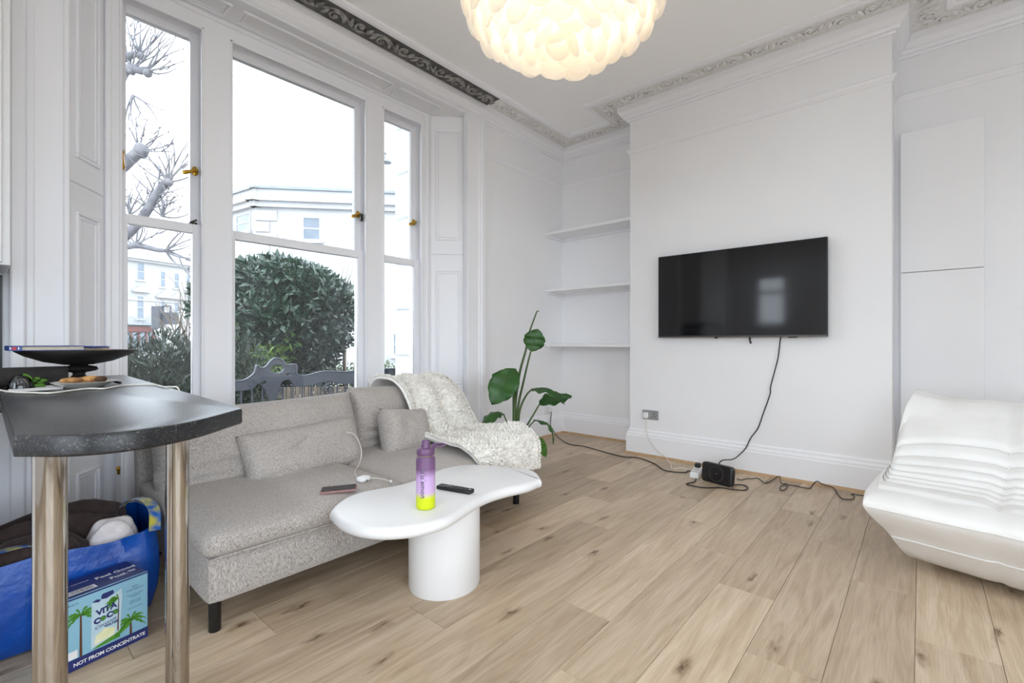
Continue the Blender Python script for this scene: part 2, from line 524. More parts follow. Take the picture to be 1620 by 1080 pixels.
def pillow(mb, w, h, t, n=22, wr=0.012, wscale=7.0, seed=0.0, sag=0.0, ears=0.06, crease=None):
    """stuffed cushion in local X (width), Z (height), front towards -Y"""
    rows = {}
    for side in (-1, 1):
        g = []
        for i in range(n + 1):
            v = -1 + 2 * i / n; r = []
            for j in range(n + 1):
                u = -1 + 2 * j / n
                prof = max(0.0, (1 - abs(u) ** 6)) ** 0.48 * max(0.0, (1 - abs(v) ** 3.6)) ** 0.48
                pinch = 1 - ears * (1 - abs(u) ** 2) * (abs(v) ** 2)
                pinch2 = 1 - ears * (1 - abs(v) ** 2) * (abs(u) ** 2)
                x = u * w / 2 * pinch2; z = v * h / 2 * pinch - sag * (1 - u * u) * (v + 1) / 2
                y = side * t / 2 * prof
                k = noise.noise(Vector((x, z, side * 3 + seed)) * wscale) + 0.5 * noise.noise(Vector((x * 2.2, z * 2.2, side * 5 + seed)) * wscale)
                y += side * k * wr * min(1.0, prof * 2)
                if crease:
                    for (cu0, cv0, cu1, cv1, dep, wid) in crease:
                        a = Vector((cu0, cv0)); b = Vector((cu1, cv1)); pq = Vector((u, v)) - a; ab = b - a
                        tt = max(0, min(1, pq.dot(ab) / ab.length_squared)); dd = (pq - ab * tt).length
                        y -= side * dep * math.exp(-(dd / wid) ** 2) * math.sin(PI * (0.1 + 0.8 * tt)) * (1 if side < 0 else 0)
                r.append(Vector((x, y, z)))
            g.append(r)
        rows[side] = g
    mb.grid(rows[-1]); mb.grid(rows[1])


def weld(o, d=0.0005):
    bm = bmesh.new(); bm.from_mesh(o.data); bmesh.ops.remove_doubles(bm, verts=bm.verts[:], dist=d)
    bmesh.ops.recalc_face_normals(bm, faces=bm.faces[:]); bm.to_mesh(o.data); bm.free(); return o


def text_mesh(body, size, material, X, parent, name='lettering', shear=0.0, bold=0.0, align='LEFT', spacing=1.0, bend=None, thick=0.0004):
    """flat lettering in local X (reading direction), Y (up), Z out of the surface; X = matrix into the world"""
    cu = bpy.data.curves.new('lettering', 'FONT'); cu.body = body; cu.size = size; cu.shear = shear; cu.offset = bold
    cu.align_x = align; cu.extrude = thick; cu.resolution_u = 3; cu.space_character = spacing
    ob = bpy.data.objects.new('lettering_source', cu); COL.objects.link(ob)
    dg = bpy.context.evaluated_depsgraph_get(); dg.update()
    me = bpy.data.meshes.new_from_object(ob.evaluated_get(dg))
    bpy.data.objects.remove(ob)
    mb = MB()
    vs = [v.co.copy() for v in me.vertices]
    if bend: vs = [bend(p) for p in vs]
    mb.X = X
    mb.add(vs, [tuple(p.vertices) for p in me.polygons]); bpy.data.meshes.remove(me)
    mb.X = None
    return mb.build(name, material, parent, smooth=0)


def frame_matrix(o, x, y):
    x = Vector(x).normalized(); y = Vector(y); y = (y - x * x.dot(y)).normalized(); z = x.cross(y)
    m = Matrix((x, y, z)).transposed().to_4x4(); m.translation = Vector(o)
    return m


def sweep(mb, path, prof, s0=True, s1=True):
    """mouldings: profile (distance from wall, height) carried along a plan polyline, interior on the right-hand side, mitred"""
    P = [Vector((p[0], p[1])) for p in path]; k = len(P)
    nrm = []
    for i in range(k - 1):
        d = (P[i + 1] - P[i]).normalized(); nrm.append(Vector((d.y, -d.x)))
    off = []
    for i in range(k):
        if i == 0: off.append(nrm[0])
        elif i == k - 1: off.append(nrm[-1])
        else:
            b = nrm[i - 1] + nrm[i]; off.append(b / (1 + nrm[i - 1].dot(nrm[i])))
    rows = [[Vector((P[i].x + off[i].x * d, P[i].y + off[i].y * d, z)) for d, z in prof] for i in range(k)]
    n = len(prof)
    vs = [p for r in rows for p in r]
    fs = [(i * n + j, i * n + (j + 1) % n, (i + 1) * n + (j + 1) % n, (i + 1) * n + j) for i in range(k - 1) for j in range(n)]
    fs += [tuple(range(n)), tuple(range((k - 1) * n, k * n))]
    mb.add(vs, fs)
    return mb


def structure(o):
    o['kind'] = 'structure'; return o

# ================================================================== THE ROOM
H = 3.11            # ceiling
XA, YW = 4.28, 2.99  # alcove wall, window wall
XC, C0, C1 = 3.885, 0.141, 1.977   # chimney breast face and sides
XB, YS = -2.6, -2.8   # wall behind, side wall (both out of view)
YF = 3.22            # window frame face

floor = structure(MB().box(XB, XA + 0.05, YS, YF, -0.16, -0.009).build('floor', M['subfloor'], smooth=0))
L, PW, G = 1.142, 0.206, 0.0012
known = {-1: 2.78, 0: 2.03, 1: 2.32, 2: 1.495, 3: 1.865, 4: 2.22, 5: 2.60, 6: 0.68}
full = None
for r in range(-16, 14):
    y0 = 0.427 + r * PW; y1 = min(y0 + PW, YF)
    if y0 >= YF - 0.01 or y1 < YS: continue
    y0 = max(y0, YS)
    j = known.get(r, random.uniform(0, L))
    x = j - L * math.ceil((j - XB) / L)
    while x < XA:
        a, b = max(x, XB), min(x + L, XA)
        if b - a > 0.02:
            if full is not None and abs(b - a - L) < 1e-6 and abs(y1 - y0 - PW) < 1e-6:
                o = full.copy(); COL.objects.link(o)
                o.location = Vector(((a + b) / 2, (y0 + y1) / 2, -0.009)) - WL['floor']
            else:
                o = MB().box(a + G / 2, b - G / 2, y0 + G / 2, y1 - G / 2, -0.009, 0.0, bev=0.0008).build('plank', M['floor'], floor, smooth=0)
                if abs(b - a - L) < 1e-6 and abs(y1 - y0 - PW) < 1e-6: full = o
        x += L

structure(MB().box(XB - 0.2, XA + 0.2, YS - 0.2, 3.5, H, H + 0.2).build('ceiling', M['ceil'], smooth=0))
# window wall: two piers with splayed sides, lintel above the bay
w = MB()
w.prism([(XB - 0.2, YW), (0.277, YW), (0.443, YF), (0.443, 3.45), (XB - 0.2, 3.45)], 0, H)
w.prism([(2.84, YW), (XA, YW), (XA + 0.2, YW), (XA + 0.2, 3.45), (2.60, 3.45), (2.60, YF)], 0, H)
w.prism([(0.277, YW), (2.84, YW), (2.60, YF), (2.60, 3.45), (0.443, 3.45), (0.443, YF)], 2.96, H)
wall_window = structure(w.build('wall_front', M['wall'], smooth=0))
structure(MB().box(0.40, 2.64, YF + 0.03, 3.45, 0, 0.47).build('wall_under_window', M['gloss'], smooth=0))
structure(MB().box(XA, XA + 0.2, YS - 0.2, YW, 0, H).build('wall_right', M['wall'], smooth=0))
structure(MB().box(XC, XA, C0, C1, 0, H).build('wall_chimney', M['wall'], smooth=0))
lw = MB()
lw.box(XB - 0.2, -2.4, YS - 0.2, YS, 0, H).box(1.3, XA + 0.2, YS - 0.2, YS, 0, H).box(-2.4, 1.3, YS - 0.2, YS, 0, 0.2).box(-2.4, 1.3, YS - 0.2, YS, 2.8, H)
structure(lw.build('wall_left', M['wall'], smooth=0))
f = MB(); y0_, y1_ = YS - 0.14, YS - 0.08
for x in (-2.4, -1.2, 0.03, 1.23): f.box(x, x + 0.07, y0_, y1_, 0.2, 2.8)
for z in (0.2, 2.73): f.box(-2.33, 1.23, y0_, y1_, z, z + 0.07)
wo = structure(f.build('window_6', M['gloss'], smooth=0))  # unseen window, added in the side wall to let in fill light
MB().box(-2.35, 1.25, YS - 0.112, YS - 0.108, 0.25, 2.75).build('glass_pane', M['glass'], wo, smooth=0)
bw = MB()
bw.box(XB - 0.2, XB, YS, -2.6, 0, H).box(XB - 0.2, XB, 1.2, 1.95, 0, H).box(XB - 0.2, XB, 2.5, 3.45, 0, H)
bw.box(XB - 0.2, XB, -2.6, 1.2, 0, 0.3).box(XB - 0.2, XB, -2.6, 1.2, 2.8, H)
bw.box(XB - 0.2, XB, 1.95, 2.5, 0, 1.3).box(XB - 0.2, XB, 1.95, 2.5, 2.3, H)
structure(bw.build('wall_back', M['wall'], smooth=0))
for n_, (ya, yb, za, zb) in {'window_4': (-2.6, 1.2, 0.3, 2.8), 'window_5': (1.95, 2.5, 1.3, 2.3)}.items():  # wide unseen window is added for fill light; small one shows in the television
    f = MB(); X0, X1 = XB - 0.13, XB - 0.08
    f.box(X0, X1, ya, ya + 0.06, za, zb).box(X0, X1, yb - 0.06, yb, za, zb).box(X0, X1, ya + 0.06, yb - 0.06, za, za + 0.06)
    f.box(X0, X1, ya + 0.06, yb - 0.06, zb - 0.06, zb).box(X0, X1, ya + 0.06, yb - 0.06, (za + zb) / 2 + 0.14, (za + zb) / 2 + 0.2)
    wo = structure(f.build(n_, M['gloss'], smooth=0))
    MB().box(XB - 0.108, XB - 0.104, ya + 0.06, yb - 0.06, za + 0.06, zb - 0.06).build('glass_pane', M['glass'], wo, smooth=0)

# ---- cornice, picture rail, baseboards
path = [(XB, YW), (2.99, YW), (XA, YW), (XA, C1), (XC, C1), (XC, C0), (XA, C0), (XA, YS)]
p_mould = [(0, 2.972), (0.018, 2.972), (0.022, 2.985), (0.04, 2.99), (0.046, 3.008), (0.062, 3.018), (0.072, 3.04), (0.082, 3.05), (0.085, 3.085), (0.085, 3.09), (0.085, H), (0, H)]
p_band = [(0.085, 3.096), (0.255, 3.096), (0.255, H), (0.085, H)]
p_strip = [(0.255, 3.088), (0.262, 3.083), (0.285, 3.085), (0.292, 3.092), (0.302, 3.095), (0.304, H), (0.255, H)]


def ornament(mb, p0, p1, inset0, inset1):
    """running scroll of tendrils, leaves and rosettes modelled under the ceiling band"""
    p0 = Vector((p0[0], p0[1], 0)); p1 = Vector((p1[0], p1[1], 0))
    d = (p1 - p0).normalized(); nr = Vector((d.y, -d.x, 0))
    a0, a1 = inset0, (p1 - p0).length - inset1
    n = max(1, int(round((a1 - a0) / 0.17))); st = (a1 - a0) / n
    z = 3.093

    def P(s, t, dz=0.0): return p0 + d * s + nr * (0.170 + t) + Vector((0, 0, z + dz))
    mb.tube([P(a0 + (a1 - a0) * i / (8 * n), 0.045 * math.sin(PI * i / 8)) for i in range(8 * n + 1)], 0.0075, 5)
    for k in range(n):
        s0 = a0 + (k + 0.5) * st; sg = 1 if k % 2 == 0 else -1
        sp = [P(s0 + (0.046 * (1 - i / 12)) * math.cos(i * 0.75 + 0.5), -sg * 0.012 + sg * 0.052 * (1 - i / 12) * math.sin(i * 0.75 + 0.5), -0.004) for i in range(12)]
        mb.tube(sp, [0.0115 * (1 - 0.045 * i) for i in range(12)], 5)
        mb.ball(P(s0, -sg * 0.012, -0.004), 0.016, 0.016, 0.012, 6, 4)
        for q in (-1, 1):
            lf = [P(s0 + q * st * 0.28, sg * 0.03 * (1 - i), -0.003) + nr * (sg * -0.045 * i) + d * (q * 0.028 * i) for i in (0, 0.35, 0.7, 1.0)]
            mb.tube(lf, [0.005, 0.016, 0.013, 0.003], 5)
    return mb


segs = [(0, 1, 'shaded'), (1, 2, ''), (2, 3, ''), (3, 4, ''), (4, 5, ''), (5, 6, ''), (6, 7, '')]
for nm, prof, mt in (('trim_1', p_mould, M['gloss']), ('trim_2', p_strip, M['gloss'])):
    structure(sweep(MB(), path, prof).build(nm, mt, smooth=30))
bg = sweep(MB(), path[:2], p_band).build('trim_3', M['shade_band'], smooth=0); structure(bg)
ornament(MB(), path[0], path[1], 2.3, 0.0).build('scroll_ornament', M['shade_scroll'], bg, smooth=180, label='scrollwork with shade painted in dark grey')
bw2 = structure(sweep(MB(), path[1:], p_band).build('trim_4', M['plaster'], smooth=0))
om = MB()
ins = [(0, 0.16), (0.16, 0.16), (0.16, -0.16), (-0.16, -0.16), (-0.16, 0.16), (0.16, 1.2)]
for i in range(1, 7):
    ornament(om, path[i], path[i + 1], *ins[i - 1])
om.build('scroll_ornament', M['plaster'], bw2, smooth=180)
# picture rail (not across the window)
p_rail = [(0, 2.675), (0.008, 2.675), (0.012, 2.69), (0.022, 2.698), (0.026, 2.712), (0.018, 2.722), (0, 2.722)]
structure(sweep(MB(), path[1:], p_rail).build('trim_5', M['gloss'], smooth=40))
# baseboards with a stepped top, oak beading along the floor
p_base = [(0, 0), (0.026, 0), (0.026, 0.165), (0.021, 0.172), (0.021, 0.186), (0.012, 0.2), (0.012, 0.214), (0.006, 0.224), (0, 0.224)]
p_bead = [(0.026, 0), (0.042, 0), (0.040, 0.010), (0.034, 0.017), (0.026, 0.019)]
for nm, ps in (('baseboard_front', path[1:3]), ('baseboard_alcove', [path[2], path[3]]), ('baseboard_chimney', path[3:7]), ('baseboard_right', path[6:])):
    bo = structure(sweep(MB(), ps, p_base).build(nm, M['gloss'], smooth=25))
    sweep(MB(), ps, p_bead).build('oak_beading', M['oak'], bo, smooth=40, label='strip of oak beading')

# ---- window bay: architrave, splayed shutters, soffit
a = MB()
YA = YW - 0.045
a.box(2.80, 2.955, YA, YW, 0.0, 2.96); a.box(0.142, 0.277, YA, YW, 0.0, 2.96)
a.box(0.142, 2.955, YA, YW, 2.96, H - 0.012)
for x0, x1, y in ((2.95, 3.0, YA - 0.02), (2.925, 2.955, YA - 0.006), (0.10, 0.146, YA - 0.02), (0.146, 0.176, YA - 0.006)):
    a.box(x0, x1, y, YW, 0.0, 3.03, bev=0.006)
a.box(2.79, 2.812, YA - 0.008, YW, 0, 2.965, bev=0.004).box(0.266, 0.288, YA - 0.008, YW, 0, 2.965, bev=0.004)
a.box(0.29, 2.79, YA - 0.004, YW, 2.958, 2.975, bev=0.004)
a.box(0.16, 2.94, YA - 0.008, YA, 3.035, 3.05, bev=0.003)
structure(a.build('trim_6', M['gloss'], smooth=30))


def panel(mb, x0, x1, z0, z1, r=0.012):
    """raised bead round a sunk field, in local X (width), Z (up), front towards -Y"""
    for k, (w_, d_) in enumerate(((0.014, r), (0.009, r * 0.55))):
        i = k * 0.022
        a0, a1, b0, b1 = x0 + i, x1 - i, z0 + i, z1 - i
        mb.box(a0, a1, -d_, 0.001, b0, b0 + w_, bev=0.003).box(a0, a1, -d_, 0.001, b1 - w_, b1, bev=0.003)
        mb.box(a0, a0 + w_, -d_, 0.001, b0 + w_, b1 - w_, bev=0.003).box(a1 - w_, a1, -d_, 0.001, b0 + w_, b1 - w_, bev=0.003)


for nm, pa, pb in (('trim_7', Vector((0.277, YW, 0)), Vector((0.443, YF, 0))), ('trim_8', Vector((2.60, YF, 0)), Vector((2.84, YW, 0)))):
    s = MB(); W_ = (pb - pa).length
    s.X = frame_matrix(pa, pb - pa, Vector((0, 0, 1)))     # local x across, y up, z towards room
    s.X = s.X @ Matrix(((1, 0, 0, 0), (0, 0, 1, 0), (0, -1, 0, 0), (0, 0, 0, 1)))
    s.box(0.012, W_ - 0.012, -0.008, 0, 1.757, 2.95, bev=0.003).box(0.012, W_ - 0.012, -0.008, 0, 0.50, 1.752, bev=0.003).box(0.012, W_ - 0.012, -0.008, 0, 0.03, 0.494, bev=0.003)
    s.X = s.X @ Matrix.Translation((0, -0.008, 0))
    panel(s, 0.055, W_ - 0.055, 1.88, 2.83); panel(s, 0.055, W_ - 0.055, 0.63, 1.62); panel(s, 0.055, W_ - 0.055, 0.08, 0.37)
    structure(s.build(nm, M['gloss'], smooth=30))
s = MB()
for x0, x1 in ((0.47, 0.99), (1.05, 2.10), (2.16, 2.58)):
    s.X = Matrix(((1, 0, 0, 0), (0, 0, 1, YW), (0, 1, 0, 2.96), (0, 0, 0, 1)))
    panel(s, x0, x1, 0.03, 0.18, 0.01)
s.X = None
s.box(0.42, 2.62, YF - 0.022, YF, 2.935, 2.96, bev=0.005)
structure(s.build('trim_9', M['gloss'], smooth=30))

# ---- the tripartite sash window
f = MB()
f.box(0.443, 0.507, YF, 3.40, 0.47, 2.96).box(2.523, 2.60, YF, 3.40, 0.47, 2.96)
f.box(0.507, 2.523, YF, 3.40, 2.868, 2.96).box(0.507, 2.523, YF, 3.40, 0.47, 0.505)
f.box(0.42, 2.62, YF - 0.05, YF + 0.03, 0.455, 0.485, bev=0.006)
for x0, x1 in ((0.90, 1.04), (1.99, 2.13)):
    f.box(x0, x1, YF, 3.40, 0.505, 2.868)
for x0, x1 in ((0.507, 0.90), (1.04, 1.99), (2.13, 2.523)):   # staff beads
    f.box(x0, x0 + 0.014, YF - 0.008, YF + 0.012, 0.505, 2.868, bev=0.004).box(x1 - 0.014, x1, YF - 0.008, YF + 0.012, 0.505, 2.868, bev=0.004)
    f.box(x0, x1, YF - 0.008, YF + 0.012, 2.852, 2.868, bev=0.004)
f.box(0.447, 0.475, YF - 0.02, YF, 0.485, 2.94, bev=0.006).box(2.553, 2.585, YF - 0.02, YF, 0.485, 2.94, bev=0.006)
structure(f.build('trim_10', M['gloss'], smooth=30))
for n_, (x0, x1) in enumerate(((0.507, 0.90), (1.04, 1.99), (2.13, 2.523))):
    wt = thing('window_%d' % (n_ + 1), ((x0 + x1) / 2, 3.31, 0.505), kind='structure')
    sw = 0.045
    up = MB(); ya, yb = 3.315, 3.355
    up.box(x0, x0 + sw, ya, yb, 1.655, 2.868, bev=0.003).box(x1 - sw, x1, ya, yb, 1.655, 2.868, bev=0.003)
    up.box(x0 + sw, x1 - sw, ya, yb, 2.82, 2.868).box(x0 + sw, x1 - sw, ya, yb, 1.655, 1.70)
    up.prism([(x0 + sw, ya + 0.006), (x0 + sw, yb), (x0 + sw - 0.004, yb)], 1.62, 1.66)
    us = up.build('upper_sash', M['gloss'], wt, smooth=30)
    MB().box(x0 + sw - 0.005, x1 - sw + 0.005, 3.337, 3.341, 1.695, 2.825).build('glass_pane', M['glass'], us, smooth=0)
    lo = MB(); ya, yb = 3.268, 3.308
    lo.box(x0, x0 + sw, ya, yb, 0.505, 1.70, bev=0.003).box(x1 - sw, x1, ya, yb, 0.505, 1.70, bev=0.003)
    lo.box(x0 + sw, x1 - sw, ya, yb, 1.645, 1.70, bev=0.003).box(x0 + sw, x1 - sw, ya, yb, 0.505, 0.575, bev=0.003)
    ls = lo.build('lower_sash', M['gloss'], wt, smooth=30)
    MB().box(x0 + sw - 0.005, x1 - sw + 0.005, 3.288, 3.292, 0.57, 1.65).build('glass_pane', M['mist'], ls, smooth=0)
    # brass handles on the upper stiles
    for sx, xx in ((1, x0 + 0.022), (-1, x1 - 0.022)):
        h = MB(); y = 3.313; z = 2.03 if n_ != 1 else 1.99
        h.lathe([(0.001, -0.002), (0.02, -0.002), (0.022, 0.002), (0.016, 0.006), (0.001, 0.006)], 14, (0, 0, 0))
        for i in range(len(h.v)): v = h.v[i]; h.v[i] = Vector((xx + v.x * 0.8, y - v.z, z + v.y * 1.3))
        h.tube([(xx, y, z + 0.005), (xx, y - 0.022, z + 0.006), (xx, y - 0.034, z - 0.002)], [0.008, 0.008, 0.009], 8)
        dx = 0.0 if (sx == 1) else -1
        if dx: h.tube([(xx, y - 0.034, z), (xx - 0.03, y - 0.036, z - 0.016), (xx - 0.058, y - 0.036, z - 0.03), (xx - 0.074, y - 0.036, z - 0.036)], [0.008, 0.009, 0.013, 0.009], 8)
        else: h.tube([(xx, y - 0.034, z), (xx, y - 0.036, z - 0.04), (xx, y - 0.036, z - 0.075), (xx, y - 0.036, z - 0.095)], [0.008, 0.009, 0.013, 0.009], 8)
        h.build('brass_handle', M['brass'], us, smooth=60, label='polished brass lever handle')
    if n_ == 1:
        MB().box(x1 - 0.034, x1 - 0.014, 3.25, 3.268, 1.93, 1.985, bev=0.003).build('sash_catch', M['black'], us, smooth=30, label='small black sash catch')
    if n_ == 0:
        MB().box(x1 - 0.06, x1 - 0.02, 3.27, 3.31, 1.70, 1.712, bev=0.003).tube([(x1 - 0.05, 3.29, 1.712), (x1 - 0.02, 3.28, 1.73)], 0.005, 6).build('sash_catch', M['black'], ls, smooth=30, label='black sash fastener')


# ---- fill lamps and their fixtures, added out of view to brighten the room
for x, y, txt in ((-1.6, -1.9, 'corner between the two added windows'), (0.2, -1.9, 'added side window'), (2.4, -1.9, 'blank side wall'), (-1.6, 0.0, 'middle of the added back window'), (-1.6, 1.9, 'small back window'), (0.3, -0.3, 'middle of the room')):
    MB().lathe([(0.05, 0.0), (0.062, 0.0), (0.064, -0.006), (0.05, -0.008), (0.046, -0.002)], 24, (x, y, H)).build('added_fill_fixture', M['white'], smooth=60,
        label='added fill light, unseen round white downlight by the ' + txt, cat='fixture', group='added unseen fill lights')
    ld = bpy.data.lights.new('added_fill_lamp', 'SPOT'); ld.energy = FILL_LAMP_W; ld.spot_size = math.radians(150); ld.spot_blend = 0.6
    ld.shadow_soft_size = 0.045; ld.color = (0.84, 0.92, 1.0)
    lo_ = bpy.data.objects.new('added_fill_lamp', ld); COL.objects.link(lo_); lo_.location = (x, y, H - 0.02)

# ================================================================== LARGE FURNITURE
# ---- grey upholstered sofa
sofa = thing('sofa', (1.4, 2.3, 0), 'low armless grey melange sofa on black legs under the window', 'sofa')
b = MB()
b.X = Matrix.Translation((1.395, 2.29, 0.19)); softbox(b, (1.77, 0.99, 0.165), 0.022, puff=(0.004, 0.004, 0.0))
weld(b.build('base', M['sofa'], sofa, smooth=60))
b = MB(); b.X = Matrix.Translation((1.40, 2.78, 0.36)) @ rot(math.radians(-5)); softbox(b, (1.80, 0.11, 0.50), 0.035, puff=(0.004, 0.012, 0.004), wr=0.004)
weld(b.build('backrest', M['sofa'], sofa, smooth=60))
for i, (x0, x1) in enumerate(((0.498, 1.30), (1.302, 2.285))):
    b = MB(); b.X = Matrix.Translation(((x0 + x1) / 2, 2.245, 0.312)); softbox(b, (x1 - x0, 0.945, 0.096), 0.036, puff=(0.004, 0.008, 0.014), wr=0.007, wscale=3.0, seed=i * 7)
    s_ = weld(b.build('seat_cushion', M['sofa'], sofa, smooth=60))
    p = MB(); y = 1.778; p.tube([(x0 + 0.03, y, 0.273), ((x0 + x1) / 2, y - 0.003, 0.272), (x1 - 0.03, y, 0.273)], 0.004, 6).build('piping', M['sofa'], s_)
for x, y in ((0.548, 1.845), (2.20, 1.885), (0.56, 2.70), (2.20, 2.70), (1.39, 2.70)):
    MB().lathe([(0.0185, 0.0), (0.0195, 0.003), (0.0195, 0.115)], 20, (x, y, 0)).build('leg', M['blackmetal'], sofa, smooth=50)
c_ = MB(); c_.X = Matrix.Translation((1.0, 2.545, 0.482)) @ rot(math.radians(-17), math.radians(-1.0), 0)
pillow(c_, 0.99, 0.43, 0.25, n=34, seed=1, wr=0.016, wscale=5, ears=0.02, crease=[(-0.95, -0.35, 0.3, -0.30, 0.022, 0.07), (-0.9, -0.6, -0.4, -0.55, 0.016, 0.06)])
weld(c_.build('back_cushion', M['sofa'], smooth=180, label='long grey back cushion filling the left half of the sofa back', cat='cushion', group='cushions on the grey sofa'))
c_ = MB(); c_.X = Matrix.Translation((1.88, 2.59, 0.507)) @ rot(math.radians(-15), math.radians(1.5), 0)
pillow(c_, 0.80, 0.42, 0.20, n=34, seed=5, wr=0.014, wscale=5, ears=0.03, crease=[(-0.9, -0.35, 0.2, -0.38, 0.03, 0.05), (-0.9, -0.62, 0.1, -0.66, 0.03, 0.05)])
weld(c_.build('back_cushion', M['sofa'], smooth=180, label='grey back cushion half hidden under the cream fluffy throw', cat='cushion', group='cushions on the grey sofa'))
c_ = MB(); c_.X = Matrix.Translation((1.115, 2.375, 0.44)) @ rot(math.radians(-28), math.radians(-1.5), math.radians(2))
pillow(c_, 0.61, 0.27, 0.17, n=36, seed=11, wr=0.010, wscale=7, ears=0.04, crease=[(-0.35, -0.1, 0.0, 0.35, 0.02, 0.10), (-0.95, -0.85, -0.6, -0.7, 0.015, 0.08)])
weld(c_.build('lumbar_cushion', M['sofa'], smooth=180, label='long narrow grey lumbar cushion leaning with a white cable over it', cat='cushion', group='cushions on the grey sofa'))
c_ = MB(); c_.X = Matrix.Translation((1.715, 2.355, 0.455)) @ rot(math.radians(-20), math.radians(7), math.radians(4))
pillow(c_, 0.33, 0.28, 0.17, n=24, seed=17, wr=0.012, wscale=8, ears=0.03)
weld(c_.build('throw_cushion', M['sofa'], smooth=180, label='small square grey cushion tucked beside the cream throw', cat='cushion', group='cushions on the grey sofa'))

# ---- cream fluffy throw: over the back, down the cushion, along the seat and over the front corner
Lp = [(1.75, 2.885, 0.62), (1.755, 2.80, 0.725), (1.765, 2.65, 0.745), (1.79, 2.51, 0.69), (1.80, 2.41, 0.56), (1.80, 2.33, 0.44), (1.79, 2.22, 0.388), (1.745, 2.02, 0.383), (1.735, 1.86, 0.382), (1.74, 1.775, 0.36), (1.76, 1.755, 0.29)]
Rp = [(2.30, 2.905, 0.62), (2.30, 2.84, 0.72), (2.31, 2.69, 0.735), (2.325, 2.54, 0.64), (2.335, 2.44, 0.50), (2.33, 2.34, 0.40), (2.32, 2.20, 0.382), (2.325, 2.08, 0.385), (2.335, 1.95, 0.40), (2.27, 1.80, 0.37), (2.20, 1.735, 0.24)]
LL, RR = catmull(Lp, 12), catmull(Rp, 12)
NA = 44
rows = []
for i, (l, r_) in enumerate(zip(LL, RR)):
    row = []; sfr = i / (len(LL) - 1)
    lump = max(0.0, 1 - abs(sfr - 0.76) / 0.22)
    for j in range(NA + 1):
        u = j / NA
        p = l.lerp(r_, u)
        fold = 0.022 * math.sin(u * 15 + 3.2 * math.sin(sfr * 4)) * (0.4 + 0.6 * math.sin(PI * min(1, sfr * 1.2)))
        n_ = noise.noise(p * 9) * 0.014
        hump = lump * (0.035 * math.exp(-((u - 0.80) / 0.18) ** 2) + 0.018)
        edge_drop = 0
        nb = 0.5 - abs(sfr - 0.28)
        nrm = Vector((0, -0.75, 0.66)) if sfr < 0.42 else Vector((0, -0.15, 1))
        if sfr > 0.88: nrm = Vector((0, -1, 0.3))
        p = p + nrm * (fold + n_ + 0.022) + Vector((0, 0, hump))
        row.append(p)
    rows.append(row)
tb = MB().grid(rows)
throw = tb.build('fluffy_throw', M['throw'], smooth=180, label='cream fluffy throw draped over the sofa back and seat', cat='throw')
sm = throw.modifiers.new('thickness', 'SOLIDIFY'); sm.thickness = 0.016; sm.offset = -1
# loops of pile
V = []; F = []
ra = np.array([[tuple(p) for p in r] for r in rows])
nI, nJ = ra.shape[:2]
for _ in range(36000):
    fi = rng.random() * (nI - 1.001); fj = rng.random() * (nJ - 1.001); i, j = int(fi), int(fj)
    if rng.random() < 0.22: fj = 0.02 if rng.random() < 0.5 else nJ - 1.03; j = int(fj)
    a_, b__ = fi - i, fj - j
    p = ra[i, j] * (1 - a_) * (1 - b__) + ra[i + 1, j] * a_ * (1 - b__) + ra[i, j + 1] * (1 - a_) * b__ + ra[i + 1, j + 1] * a_ * b__
    tu = ra[i + 1, j] - ra[i, j]; tv = ra[i, j + 1] - ra[i, j]
    n_ = np.cross(tv, tu); n_ /= (np.linalg.norm(n_) + 1e-9)
    if n_[2] - n_[1] < 0: n_ = -n_
    d1 = rng.normal(size=3); d1 /= np.linalg.norm(d1)
    tip = p + (n_ * 0.9 + d1 * 0.8) * rng.uniform(0.006, 0.013)
    sd = np.cross(n_, d1); sd /= (np.linalg.norm(sd) + 1e-9); sd *= 0.0035
    o_ = len(V)
    V += [p - sd, p + sd, tip + sd * 0.7, tip - sd * 0.7]; F.append((o_, o_ + 1, o_ + 2, o_ + 3))
raw_mesh('pile', np.array(V), np.array(F), M['throw'], throw, kind='stuff')

# ---- white coffee table: amoeba top with a rounded edge on an oval drum
out_px = [(521, 821, 0), (527, 803, 1), (545, 790, 1), (570, 781, 1), (600, 775, 1), (632, 769, 1), (658, 761, 1), (682, 750, 1), (706, 742, 1), (735, 737, 1), (765, 737.5, 1), (800, 740.5, 1),
          (830, 743.5, 1), (849, 749, 1), (857, 760, 1), (853, 770, 0), (835, 777, 0), (805, 784, 0), (779, 792, 0), (758, 802, 0), (735, 817, 0), (712, 832, 0), (683, 842, 0), (648, 849, 0), (604, 852, 0), (566, 848, 0), (537, 837, 0)]
TZ = 0.365
pts = []
for px, py, back in out_px:
    z = TZ - 0.012 if back else TZ - 0.034
    q = onZ(px, py, z); pts.append(Vector((q.x, q.y, 0)))
cl = catmull(pts + [pts[0]], 5)[:-1]
cen = sum(cl, Vector((0, 0, 0))) / len(cl)


def inset_poly(P, d):
    n = len(P); out = []
    for i in range(n):
        t = (P[(i + 1) % n] - P[i - 1]); t.z = 0; t.normalize()
        nr = Vector((-t.y, t.x, 0))
        if nr.dot(cen - P[i]) < 0 and False: nr = -nr
        out.append(P[i] + nr * d)
    return out


